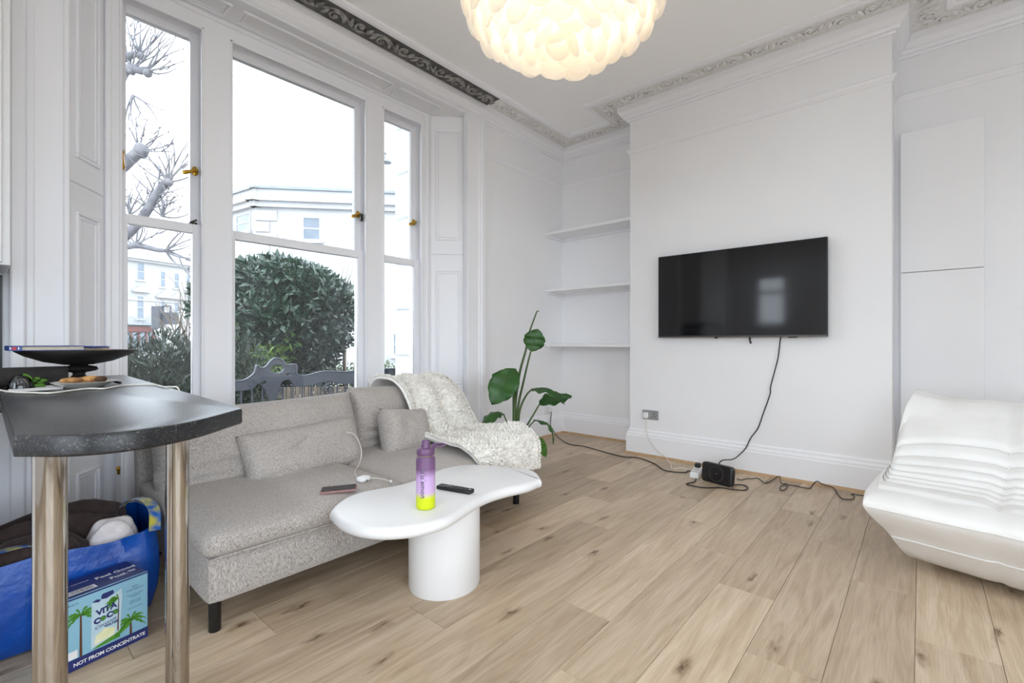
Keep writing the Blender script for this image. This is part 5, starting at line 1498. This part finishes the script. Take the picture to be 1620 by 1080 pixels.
# ================================================================== OUTDOORS
GZ = -0.55
M['pave'] = mat('grey_paving', (164, 162, 158), 0.9, var=(150, 148, 145), vscale=2)
structure(MB().box(-60, 110, -60, 120, GZ - 0.2, GZ).build('ground', M['pave'], smooth=0))
M['earth'] = mat('dark_garden_earth', (66, 58, 48), 0.95, var=(46, 46, 34), vscale=3, bump=0.4, bscale=12)
structure(MB().box(-3.0, 9.0, 3.5, 10.5, GZ - 0.1, GZ + 0.04).build('garden_ground', M['earth'], smooth=0))
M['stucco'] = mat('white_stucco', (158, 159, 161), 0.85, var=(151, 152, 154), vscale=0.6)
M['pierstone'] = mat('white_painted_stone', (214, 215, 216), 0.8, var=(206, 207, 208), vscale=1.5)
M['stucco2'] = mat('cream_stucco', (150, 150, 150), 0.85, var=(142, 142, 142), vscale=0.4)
M['slate'] = mat('grey_lead', (128, 134, 142), 0.7, var=(116, 122, 130), vscale=2)
M['pane'] = mat('far_window_glass', (84, 94, 104), 0.3, var=(104, 114, 124), vscale=1.5)
M['shopred'] = mat('shopfront_maroon', (96, 52, 48), 0.6, var=(84, 46, 42), vscale=2)
M['iron'] = mat('dark_ironwork', (52, 55, 62), 0.55, var=(62, 66, 74), vscale=8, bump=0.15)


def facade(bld, a, b, z0, z1, thick, mt):
    """a wall slab from a to b in plan, front towards the camera; returns its matrix (x along, y into the wall, z up)"""
    a, b = Vector((a[0], a[1], 0)), Vector((b[0], b[1], 0)); d = (b - a).normalized(); n = Vector((-d.y, d.x, 0))
    if n.dot(a) < 0: n = -n
    X = Matrix((( d.x, n.x, 0, a.x), (d.y, n.y, 0, a.y), (0, 0, 1, 0), (0, 0, 0, 1)))
    m_ = MB(); m_.X = X; m_.box(0, (b - a).length, 0, thick, z0, z1); m_.build('wall', mt, bld, smooth=0)
    return X, (b - a).length


def sash_window(bld, X, x0, x1, z0, z1, d=0.12, sill=True):
    m_ = MB(); m_.X = X; f = 0.07
    for q in ((x0, x0 + f, z0, z1), (x1 - f, x1, z0, z1), (x0 + f, x1 - f, z0, z0 + f), (x0 + f, x1 - f, z1 - f, z1), (x0 + f, x1 - f, (z0 + z1) / 2 - 0.03, (z0 + z1) / 2 + 0.03)):
        m_.box(q[0], q[1], -0.03, 0.02, q[2], q[3])
    w_ = m_.build('window', M['stucco'], bld, smooth=0)
    m_ = MB(); m_.X = X; m_.box(x0 + f, x1 - f, -0.012, 0.012, z0 + f, z1 - f); m_.build('pane', M['pane'], w_, smooth=0)
    if sill:
        m_ = MB(); m_.X = X; m_.box(x0 - 0.1, x1 + 0.1, -0.14, 0.02, z0 - 0.12, z0); m_.build('sill', M['stucco'], w_, smooth=0)


# white corner house across the side road
h1 = thing('corner_house', (10, 19, GZ), 'white stucco corner house with parapet cornice seen through the middle window', 'building')
cn = at(405, 540, 20.0); e1_ = at(740, 540, 21.2); e0_ = at(318, 540, 22.5)
for (p, q) in (((cn.x, cn.y), (e1_.x, e1_.y)), ((e0_.x, e0_.y), (cn.x, cn.y))):
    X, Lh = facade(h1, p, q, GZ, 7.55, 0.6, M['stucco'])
    m_ = MB(); m_.X = X; m_.box(-0.35, Lh + 0.35, -0.35, 0.2, 6.95, 7.12).box(-0.2, Lh + 0.2, -0.2, 0.2, 6.72, 6.95).box(-0.12, Lh + 0.12, -0.1, 0.4, 7.12, 7.5); m_.build('cornice', M['stucco'], h1, smooth=0)
    m_ = MB(); m_.X = X; m_.box(-0.2, Lh + 0.2, -0.2, 0.5, 7.5, 7.62); m_.build('coping', M['slate'], h1, smooth=0, label='grey coping along the parapet')
    if p == (cn.x, cn.y):
        for k in range(13):
            m_ = MB(); m_.X = X; m_.box(-0.02, 0.55 if k % 2 else 0.85, -0.06, 0.02, 0.4 + k * 0.48, 0.83 + k * 0.48); m_.build('quoin', M['stucco'], h1, smooth=0)
        for (px0, px1, py0, py1) in ((478, 508, 342, 381), (621, 652, 526, 562), (478, 508, 470, 520)):
            u0 = px0; t0 = 20.4
            a_ = X.inverted() @ at(px0, py0, 20.35); b_ = X.inverted() @ at(px1, py1, 20.35)
            k0 = (ray(px0, 540)); 
            # intersect with the facade plane
            o_ = X.inverted() @ Vector((0, 0, 1)); d0 = X.to_3x3().inverted() @ ray(px0, py0); d1 = X.to_3x3().inverted() @ ray(px1, py1)
            A = o_ + d0 * (-o_.y / d0.y); B = o_ + d1 * (-o_.y / d1.y)
            sash_window(h1, X, A.x, B.x, B.z, A.z)
    else:
        o_ = X.inverted() @ Vector((0, 0, 1)); d0 = X.to_3x3().inverted() @ ray(374, 341); d1 = X.to_3x3().inverted() @ ray(397, 365)
        A = o_ + d0 * (-o_.y / d0.y); B = o_ + d1 * (-o_.y / d1.y)
        sash_window(h1, X, A.x, B.x, B.z, A.z)
pl_ = at(634, 560, 19.6)
# long terrace further off, seen through the left window
h2 = thing('terrace_house', (20, 52, GZ), 'long white stucco terrace with pedimented windows seen through the left window', 'building')
A2, B2 = at(165, 540, 47.0), at(352, 540, 58.0)
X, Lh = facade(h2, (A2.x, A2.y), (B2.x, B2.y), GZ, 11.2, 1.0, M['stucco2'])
oo = X.inverted() @ Vector((0, 0, 1)); R3 = X.to_3x3().inverted()


def hit(px, py):
    d = R3 @ ray(px, py); return oo + d * (-oo.y / d.y)


m_ = MB(); m_.X = X; m_.box(-0.3, Lh, -0.6, 0.2, 9.7, 10.0).box(-0.2, Lh, -0.35, 0.2, 9.45, 9.7).box(0, Lh, -0.12, 0.2, 5.35, 5.5); m_.build('cornice', M['stucco2'], h2, smooth=0)
for (x0, x1, y0, y1, ped) in ((216, 229, 414, 444, 1), (253, 262, 428, 455, 1), (275, 284, 431, 457, 1), (216, 228, 467, 505, 0), (253, 262, 476, 508, 0), (275, 284, 478, 508, 0), (294, 301, 434, 459, 1), (294, 301, 480, 508, 0)):
    a_, b_ = hit(x0, y0), hit(x1, y1)
    sash_window(h2, X, a_.x, b_.x, b_.z, a_.z)
    if not ped:
        m_ = MB(); m_.X = X; xm = (a_.x + b_.x) / 2; w_ = (b_.x - a_.x) / 2 + 0.45; z = a_.z + 0.35
        m_.box(xm - w_, xm + w_, -0.35, 0.02, z, z + 0.18)
        m_.add([(xm - w_, -0.3, z + 0.18), (xm + w_, -0.3, z + 0.18), (xm, -0.3, z + 0.75), (xm - w_, 0, z + 0.18), (xm + w_, 0, z + 0.18), (xm, 0, z + 0.75)], [(0, 1, 2), (0, 2, 5, 3), (1, 4, 5, 2)])
        m_.build('pediment', M['stucco2'], h2, smooth=0)
a_, b_ = hit(196, 501), hit(241, 513)
bal = MB(); bal.X = X; bal.box(a_.x, b_.x, -0.9, 0, b_.z - 0.12, b_.z); x = a_.x
bal.box(a_.x, b_.x, -0.9, -0.86, a_.z - 0.06, a_.z)
while x < b_.x: bal.box(x, x + 0.04, -0.9, -0.86, b_.z, a_.z); x += 0.22
bal.build('balcony', M['slate'], h2, smooth=0, label='grey iron balcony')
a_, b_ = hit(192, 516), hit(240, 525)
m_ = MB(); m_.X = X; m_.box(a_.x, b_.x, -0.5, 0, b_.z, a_.z); m_.build('shop_fascia', M['shopred'], h2, smooth=0, label='maroon shop fascia')
a_, b_ = hit(192, 525), hit(240, 556)
m_ = MB(); m_.X = X; m_.box(a_.x, b_.x, -0.3, -0.02, b_.z, a_.z); m_.build('shop_window', M['pane'], h2, smooth=0)
for k in range(5):
    m_ = MB(); m_.X = X; xx = a_.x + (b_.x - a_.x) * k / 4; m_.box(xx - 0.09, xx + 0.09, -0.4, -0.28, b_.z, a_.z); m_.build('shop_mullion', M['shopred'], h2, smooth=0)

# rusticated pier of the next bay
pier = thing('rusticated_pier', (2.95, 3.9, GZ), 'white blockwork pier just outside the right-hand window', 'pier')
for k in range(9):
    MB().box(2.855, 3.35, 3.75, 4.1, GZ + k * 0.465 + 0.012, GZ + k * 0.465 + 0.453, bev=0.015).build('stone_block', M['pierstone'], pier, smooth=20)
MB().box(2.885, 3.35, 3.77, 4.1, GZ, GZ + 9 * 0.465).build('core', M['pierstone'], pier, smooth=0)

# traffic signals seen from behind
sg = at(258, 540, 25.0)
sig = thing('traffic_signal', (sg.x, sg.y, GZ), 'dark grey traffic signal seen from behind above the hedge', 'signal')


def S(px, py, off=0.0): return at(px, py, 25.0 + off)


def plate(px0, px1, py0, py1, name, off=0.0, thick=0.06):
    a_, b_ = S(px0, py0, off), S(px1, py1, off); m_ = MB()
    m_.X = frame_matrix((a_ + b_) / 2, RT, Vector((0, 0, 1)))
    w_, h_ = abs((b_ - a_).dot(RT)) / 2, abs(b_.z - a_.z) / 2
    m_.box(-w_, w_, -h_, h_, -thick / 2, thick / 2, bev=0.02); return m_.build(name, M['iron'], sig, smooth=20)


plate(239.5, 250, 484, 521, 'backing_board'); plate(250, 256, 484, 519, 'signal_head', -0.1, 0.3); plate(260, 281, 494, 513, 'backing_board')
m_ = MB(); q0 = S(258, 540); m_.tube([(q0.x, q0.y, GZ), S(258, 486)], 0.05, 8).tube([S(258, 486), S(258, 484), S(270, 484), S(270, 500)], 0.045, 8); m_.build('post', M['iron'], sig, smooth=50)
ln = at(611, 255, 16.0)
lamp = thing('street_lamp', (ln.x, ln.y, GZ), 'grey street lamp head at the edge of the right-hand window', 'lamp')
MB().tube([(ln.x - 0.12, ln.y, GZ), (ln.x - 0.12, ln.y, ln.z + 0.2), (ln.x - 0.06, ln.y, ln.z + 0.28), (ln.x, ln.y, ln.z + 0.22)], 0.045, 8).build('post', M['slate'], lamp, smooth=50)
MB().lathe([(0.02, 0.22), (0.10, 0.16), (0.17, -0.02), (0.19, -0.05), (0.0, -0.08)], 16, tuple(ln)).build('lamp_head', M['slate'], lamp, smooth=50)


# ---- planting
def leaf_cloud(centres, radii, n, ln_, wd, shell=0.55, up=0.3, seed=1, clip=None, droop=0.0):
    """n curved two-quad leaves spread through ellipsoids, most of them near the outside"""
    r = np.random.default_rng(seed)
    centres = np.array(centres); radii = np.array(radii)
    vol = radii.prod(1); pick = r.choice(len(centres), n, p=vol / vol.sum())
    d = r.normal(size=(n, 3)); d /= np.linalg.norm(d, axis=1)[:, None]
    rad = shell + (1 - shell) * r.random(n) ** 0.6
    P = centres[pick] + radii[pick] * d * rad[:, None]
    ax = d * 0.8 + r.normal(size=(n, 3)) * 0.6; ax[:, 2] += up - droop
    ax /= np.linalg.norm(ax, axis=1)[:, None]
    sd = np.cross(ax, d + r.normal(size=(n, 3)) * 0.5); sd /= np.linalg.norm(sd, axis=1)[:, None] + 1e-9
    nr = np.cross(sd, ax)
    s = (0.7 + 0.6 * r.random(n))[:, None]
    L_, W_ = ln_ * s, wd * s
    v = np.stack([P, P + ax * L_ * 0.45 + sd * W_ / 2 + nr * L_ * 0.05, P + ax * L_ * 0.45 - sd * W_ / 2 + nr * L_ * 0.05, P + ax * L_ - nr * L_ * 0.08, P + ax * L_ * 0.5], 1)
    b_ = np.arange(n)[:, None] * 5
    F = np.concatenate([b_ + np.array([0, 1, 4]), b_ + np.array([0, 4, 2]), b_ + np.array([1, 3, 4]), b_ + np.array([2, 4, 3])])
    return v.reshape(-1, 3), F


M['laurel'] = leaf_mat('laurel_leaf', (36, 60, 42), (22, 42, 30), 0.28, 0.9, 0.15)
M['laurel_pale'] = leaf_mat('laurel_young_leaf', (104, 130, 56), (78, 108, 46), 0.35, 2, 0.3)
M['bark'] = mat('grey_brown_bark', (104, 92, 80), 0.9, var=(78, 68, 58), vscale=7, stretch=(1, 1, 0.3), bump=0.4, bscale=20)
M['palebark'] = mat('pale_plane_bark', (112, 111, 114), 0.9, var=(84, 84, 90), vscale=4)
M['hedge'] = leaf_mat('dark_conifer_green', (38, 54, 38), (24, 38, 28), 0.6, 1.2, 0.1)
M['boxleaf'] = leaf_mat('mid_hedge_green', (84, 100, 58), (64, 82, 46), 0.55, 1.2, 0.15)

TL = 7.2
lc_ = at(440, 500, TL)
laurel = thing('laurel_tree', (at(396, 560, TL).x, at(396, 560, TL).y, GZ), 'dense glossy evergreen laurel with a pale trunk outside the middle window', 'tree')
blobs = [(392, 470, 7.3, 0.72, 0.58), (440, 455, 7.2, 0.80, 0.50), (490, 470, 7.2, 0.62, 0.50), (526, 500, 7.0, 0.45, 0.62), (430, 505, 6.9, 0.70, 0.42), (375, 505, 7.2, 0.55, 0.45), (505, 540, 7.0, 0.42, 0.50), (350, 480, 7.5, 0.55, 0.55), (470, 520, 6.8, 0.5, 0.35), (465, 560, 7.3, 0.5, 0.35)]
V, F = leaf_cloud([tuple(at(b[0], b[1], b[2])) for b in blobs], [(b[3] * 0.8, b[3] * 0.8, b[4] * 0.95) for b in blobs], 15000, 0.135, 0.056, 0.3, 0.15, 3)
raw_mesh('foliage', V, F, M['laurel'], laurel, smooth=False, kind='stuff')
V, F = leaf_cloud([tuple(at(432, 562, 6.6)), tuple(at(372, 520, 6.7)), tuple(at(462, 540, 6.6)), tuple(at(436, 578, 6.5))], [(0.22, 0.22, 0.14), (0.12, 0.12, 0.14), (0.12, 0.12, 0.1), (0.16, 0.16, 0.1)], 230, 0.13, 0.05, 0.3, 0.2, 4)
raw_mesh('young_shoots', V, F, M['laurel_pale'], laurel, smooth=False, kind='stuff', label='pale yellow green young shoots')
gp = at(392, 560, TL)
trk = MB().tube(catmull([(gp.x, gp.y, GZ), at(393, 600, TL), at(396, 565, TL), at(404, 530, TL), at(412, 500, TL)], 5), [0.17, 0.165, 0.16, 0.155, 0.15, 0.145, 0.14, 0.14, 0.14, 0.135, 0.13, 0.13, 0.12, 0.12, 0.11, 0.11, 0.10, 0.10, 0.09, 0.08, 0.07], 12)
trk.build('trunk', M['bark'], laurel, smooth=60)
for pts, r in (([at(400, 545, TL), at(380, 535, TL), at(362, 552, TL - 0.2), at(345, 565, TL - 0.4)], 0.07), ([at(402, 540, TL), at(440, 525, TL), at(470, 500, TL)], 0.06), ([at(396, 600, TL), at(380, 592, TL - 0.3), at(366, 578, TL - 0.4)], 0.045), ([at(500, 575, TL), at(512, 555, TL), at(525, 530, TL)], 0.05), ([at(430, 620, TL), at(428, 580, TL), at(440, 540, TL)], 0.06)):
    c = catmull(pts, 5); MB().tube(c, [r * (1 - 0.6 * i / len(c)) for i in range(len(c))], 8).build('branch', M['bark'], laurel, smooth=60)

V, F = leaf_cloud([tuple(at(345 + 26 * k, 592 + 6 * (k % 2), 7.4 + 0.3 * (k % 3))) for k in range(7)], [(0.34, 0.34, 0.42)] * 7, 5200, 0.10, 0.04, 0.1, 0.3, 14)
raw_mesh('undergrowth', V, F, M['hedge'], laurel, smooth=False, kind='stuff')
# conifer hedge under the left window, clipped hedge beyond the right one
q = at(250, 560, 4.7)
hg = thing('conifer_hedge', (1.1, 5.6, GZ), 'dark feathery conifer hedge low outside the left window', 'hedge')
cs, rs = [], []
for i in range(9):
    x = 0.2 + i * 0.2; cs.append((x, 5.55 + 0.25 * math.sin(i * 2.1), 0.30)); rs.append((0.34, 0.40, 0.72 + 0.10 * math.sin(i * 1.7)))
V, F = leaf_cloud(cs, rs, 42000, 0.09, 0.018, 0.1, 0.5, 8)
raw_mesh('foliage', V, F, M['hedge'], hg, smooth=False, kind='stuff')
m_ = MB()
for i in range(9): m_.tube([(0.2 + i * 0.2, 5.6, GZ), (0.22 + i * 0.2, 5.6, 0.6)], [0.03, 0.012], 6)
m_.build('stems', M['bark'], hg, smooth=60)
ch = thing('clipped_hedge', (4.4, 6.9, GZ), 'low clipped green hedge beyond the ironwork at the right window', 'hedge')
cs, rs = [], []
for i in range(10):
    p = at(525 + i * 14, 600, 8.4 - i * 0.04); cs.append((p.x, p.y, 0.05)); rs.append((0.34, 0.34, 0.60))
V, F = leaf_cloud(cs, rs, 9000, 0.05, 0.028, 0.5, 0.3, 9)
raw_mesh('foliage', V, F, M['boxleaf'], ch, smooth=False, kind='stuff')

# close board fence behind the seat
fence = thing('garden_fence', (3.2, 6.3, GZ), 'brown vertical board fence behind the ornate iron seat', 'fence')
M['fencewood'] = mat('weathered_fence', (112, 100, 88), 0.85, var=(84, 76, 66), vscale=5, stretch=(6, 6, 0.6))
fa, fb = at(360, 540, 6.4), at(600, 540, 6.6); nf = 34
sl = None
fang = math.atan2(fb.y - fa.y, fb.x - fa.x); fw = (Vector((fb.x, fb.y)) - Vector((fa.x, fa.y))).length / nf
for i in range(nf):
    p = fa.lerp(fb, (i + 0.5) / nf)
    if sl is None:
        m_ = MB(); m_.X = rot(0, 0, fang); m_.box(-fw * 0.42, fw * 0.42, -0.01, 0.01, 0, 0.92, bev=0.004); sl = m_.build('slat', M['fencewood'], smooth=0); s_ = sl
    else: s_ = sl.copy(); COL.objects.link(s_)
    s_.parent = fence; s_.location = Vector((p.x, p.y, GZ)) - WL[fence.name]
m_ = MB()
for z in (GZ + 0.2, GZ + 0.75): m_.tube([(fa.x, fa.y + 0.03, z), (fb.x, fb.y + 0.03, z)], 0.025, 6)
m_.build('rail', M['fencewood'], fence, smooth=0)

# ornate seat back outside the middle window: pierced crest, scrolls, panel
YB = 4.25
seat = thing('ornate_bench', (2.0, YB, GZ), 'ornate dark grey carved bench back with a pierced crest outside the window', 'bench')


def crest(px, py): p = onY(px, py, YB); return (p.x, p.z)


top = [crest(*p) for p in ((340, 606), (366, 603), (386, 601), (400, 592), (404, 584), (406, 578), (413, 582), (420, 580), (428, 571), (436, 566), (446, 570), (452, 577), (466, 576), (468, 584), (468, 591), (478, 594), (492, 592), (505, 588), (520, 587), (545, 588), (565, 586), (590, 587), (612, 583), (630, 584), (642, 590))]
bot_ = [crest(*p) for p in ((642, 606), (612, 604), (590, 606), (560, 606), (535, 606), (520, 602), (500, 606), (480, 610), (466, 610), (458, 600), (446, 602), (440, 614), (436, 628), (430, 640), (424, 626), (416, 612), (408, 605), (398, 614), (380, 617), (340, 620))]


def tess(loops, y0, y1):
    """flat shape with holes, thickened"""
    cu = bpy.data.curves.new('outline', 'CURVE'); cu.dimensions = '2D'; cu.fill_mode = 'BOTH'; cu.extrude = (y1 - y0) / 2
    cu.bevel_depth = 0.006; cu.bevel_resolution = 1
    for lp_ in loops:
        sp = cu.splines.new('POLY'); sp.points.add(len(lp_) - 1); sp.use_cyclic_u = True
        for p, (x, z) in zip(sp.points, lp_): p.co = (x, z, 0, 1)
    ob = bpy.data.objects.new('outline', cu); COL.objects.link(ob); dg = bpy.context.evaluated_depsgraph_get(); dg.update()
    me = bpy.data.meshes.new_from_object(ob.evaluated_get(dg)); bpy.data.objects.remove(ob)
    return [Vector((v.co.x, (y0 + y1) / 2 + v.co.z, v.co.y)) for v in me.vertices], [tuple(p.vertices) for p in me.polygons]


def ell(px, py, rx, ry, n=14):
    c = crest(px, py); k = 742 / (YB / ray(px, py).y)
    return [(c[0] + rx / k * 1.25 * math.cos(2 * PI * i / n), c[1] + ry / k * math.sin(2 * PI * i / n)) for i in range(n)]


sm_top = [(p.x, p.y) for p in catmull([(x, z, 0) for x, z in top], 3)]; sm_bot = [(p.x, p.y) for p in catmull([(x, z, 0) for x, z in bot_], 3)]
m_ = MB(); m_.add(*tess([sm_top + sm_bot, ell(438, 583, 9, 8), ell(417, 606, 4, 4), ell(455, 592, 4, 3)], YB - 0.012, YB + 0.012)); m_.build('crest_rail', M['iron'], seat, smooth=30)


def spiral(px, py, r, turns, sgn, rad):
    c = crest(px, py); pts = []
    for i in range(30):
        t = i / 29; a = sgn * turns * 2 * PI * t + PI / 2; rr_ = r * (1 - 0.85 * t)
        pts.append((c[0] + rr_ * math.cos(a), YB - 0.012, c[1] + rr_ * math.sin(a)))
    return MB().tube(pts, [rad * (1 - 0.4 * i / 29) for i in range(30)], 8)


for (px, py, r, tn, sg_, rad) in ((520, 616, 0.06, 1.6, 1, 0.012), (395, 606, 0.04, 1.4, -1, 0.010), (412, 588, 0.035, 1.4, 1, 0.010), (461, 586, 0.035, 1.4, -1, 0.010), (424, 612, 0.035, 1.5, 1, 0.010), (440, 618, 0.03, 1.5, -1, 0.009), (432, 628, 0.025, 1.4, 1, 0.009), (622, 596, 0.05, 1.6, 1, 0.012), (350, 616, 0.05, 1.6, 1, 0.012), (500, 598, 0.03, 1.3, -1, 0.009), (560, 597, 0.035, 1.4, 1, 0.010), (590, 597, 0.035, 1.4, -1, 0.010)):
    spiral(px, py, r, tn, sg_, rad).build('scroll', M['iron'], seat, smooth=60)
ed = MB(); ed.tube([(x, YB - 0.014, z) for x, z in sm_top], 0.008, 6); ed.build('beaded_edge', M['iron'], seat, smooth=60)
for i in range(22):
    x = crest(345, 610)[0] + i * 0.085
    if x > crest(640, 600)[0]: break
    MB().tube([(x, YB + 0.004, 0.0), (x, YB + 0.004, 0.62)], 0.007, 6).build('baluster', M['iron'], seat, smooth=60)
x0b, x1b = crest(345, 610)[0], crest(640, 600)[0]
MB().box(x0b, x1b, YB - 0.015, YB + 0.015, -0.02, 0.02, bev=0.005).build('bottom_rail', M['iron'], seat, smooth=30)
MB().box(x0b, x1b, YB - 0.45, YB - 0.01, -0.14, -0.11, bev=0.008).build('seat_board', M['iron'], seat, smooth=30)
for x in (x0b + 0.03, x1b - 0.03):
    for y in (YB, YB - 0.42):
        MB().tube([(x, y, GZ), (x, y, -0.12 if y < YB else 0.62)], 0.018, 8).build('leg', M['iron'], seat, smooth=60)

# pollarded plane tree, bare, with knuckles and whips
plane = thing('bare_tree', (at(150, 600, 11).x, at(150, 600, 11).y, GZ), 'bare pollarded tree with knobbly limbs and thin twigs outside the left window', 'tree')
tt = 11.0
bp_ = at(120, 560, tt)


def limb(pts, r0, r1, name='limb', n=5, sides=8):
    c = catmull(pts, n); MB().tube(c, [r0 + (r1 - r0) * i / (len(c) - 1) for i in range(len(c))], sides).build(name, M['palebark'], plane, smooth=60)


limb([(bp_.x, bp_.y, GZ), at(122, 480, tt), at(135, 380, tt), at(150, 300, tt)], 0.32, 0.22)
limb([at(140, 420, tt), at(200, 372, tt), at(228, 340, tt), at(246, 310, tt), at(262, 288, tt), at(270, 288, tt)], 0.12, 0.075)
limb([at(150, 300, tt), at(190, 266, tt), at(206, 252, tt), at(222, 238, tt)], 0.14, 0.12)
limb([at(150, 300, tt), at(165, 200, tt), at(195, 115, tt), at(225, 112, tt), at(236, 110, tt)], 0.15, 0.07)
limb([at(165, 200, tt), at(180, 110, tt), at(206, 88, tt), at(222, 86, tt)], 0.12, 0.06)
limb([at(135, 400, tt), at(180, 395, tt), at(215, 388, tt), at(250, 395, tt), at(262, 396, tt)], 0.10, 0.04)
for (px, py, r) in ((223, 238, 0.17), (268, 289, 0.09), (208, 114, 0.09), (232, 114, 0.10), (222, 88, 0.09), (200, 372, 0.12)):
    vs, fs = ball_data(at(px, py, tt), r, r, r, 10, 7)
    c0 = at(px, py, tt); vs = [c0 + (p - c0) * (1 + 0.4 * noise.noise(p * 6)) for p in vs]
    MB().add(vs, fs).build('knuckle', M['palebark'], plane, smooth=60)
tw = MB()
rr_ = random.Random(5)


def twig(px, py, dx, dy, r=0.02, depth=0):
    p0 = at(px, py, tt); pts = [p0]; x, y = px, py; z = tt
    k = 4; bend = rr_.uniform(-0.5, 0.5)
    for i in range(k):
        f = (i + 1) / k
        x = px + dx * f + dy * bend * f * (1 - f) * 1.2; y = py + dy * f - dx * bend * f * (1 - f) * 1.2; z += rr_.uniform(-0.1, 0.1)
        pts.append(at(x, y, z))
    c = catmull(pts, 3); tw.tube(c, [r * (1 - 0.65 * i / (len(c) - 1)) for i in range(len(c))], 5)
    tw.ball(c[-1], r * 0.75, n=6, m=4)
    if depth < 1:
        for f in (0.45, 0.7):
            if rr_.random() < 0.6:
                twig(px + dx * f, py + dy * f, dx * 0.4 + dy * rr_.uniform(-0.4, 0.4), dy * 0.4 + dx * rr_.uniform(-0.4, 0.4), r * 0.6, 1)


for (px, py, ln_, a0, a1, n_) in ((266, 288, 52, -150, -20, 13), (246, 310, 42, -140, 10, 6), (234, 332, 40, -150, 0, 6), (222, 238, 34, -120, 20, 7), (205, 114, 60, -110, -10, 8), (232, 112, 46, -80, 0, 6), (222, 86, 50, -120, -30, 6), (256, 342, 40, -150, -10, 9), (262, 396, 46, -60, 40, 7), (215, 388, 40, -140, -20, 6), (210, 150, 45, 20, 110, 5), (205, 340, 40, -130, -30, 5)):
    for k in range(n_):
        a = math.radians(a0 + (a1 - a0) * (k + rr_.random()) / n_); L_ = ln_ * rr_.uniform(0.8, 1.6)
        twig(px, py, L_ * math.cos(a), L_ * math.sin(a), 0.026)
tw.build('twigs', M['palebark'], plane, smooth=60, kind='stuff')
shrub = thing('twiggy_shrub', (at(293, 590, 9).x, at(293, 590, 9).y, GZ), 'leafless twiggy shrub at the right edge of the left window', 'shrub')
tw = MB(); tt = 9.0
for k in range(26):
    a = math.radians(-150 + 120 * k / 26); twig(296 + rr_.uniform(-10, 10), 560, 60 * math.cos(a), 105 * math.sin(a) * rr_.uniform(0.6, 1.1), 0.012)
p = at(296, 562, 9.0); tw.tube([(p.x, p.y, GZ), p], 0.03, 6)
tw.build('twigs', M['bark'], shrub, smooth=60, kind='stuff')
tw = MB(); tt = 7.9
shrub2 = thing('twiggy_shrub', (at(548, 590, 7.9).x, at(548, 590, 7.9).y, GZ), 'thin pale twiggy bush behind the right side of the laurel', 'shrub')
for k in range(34):
    a = math.radians(-165 + 130 * k / 34); twig(545 + rr_.uniform(-16, 16), 500, 40 * math.cos(a), 75 * math.sin(a) * rr_.uniform(0.5, 1.1), 0.009)
p = at(545, 505, 7.9); tw.tube([(p.x, p.y, GZ), p], 0.03, 6)
V2 = tw.build('twigs', M['bark'], shrub2, smooth=60, kind='stuff')
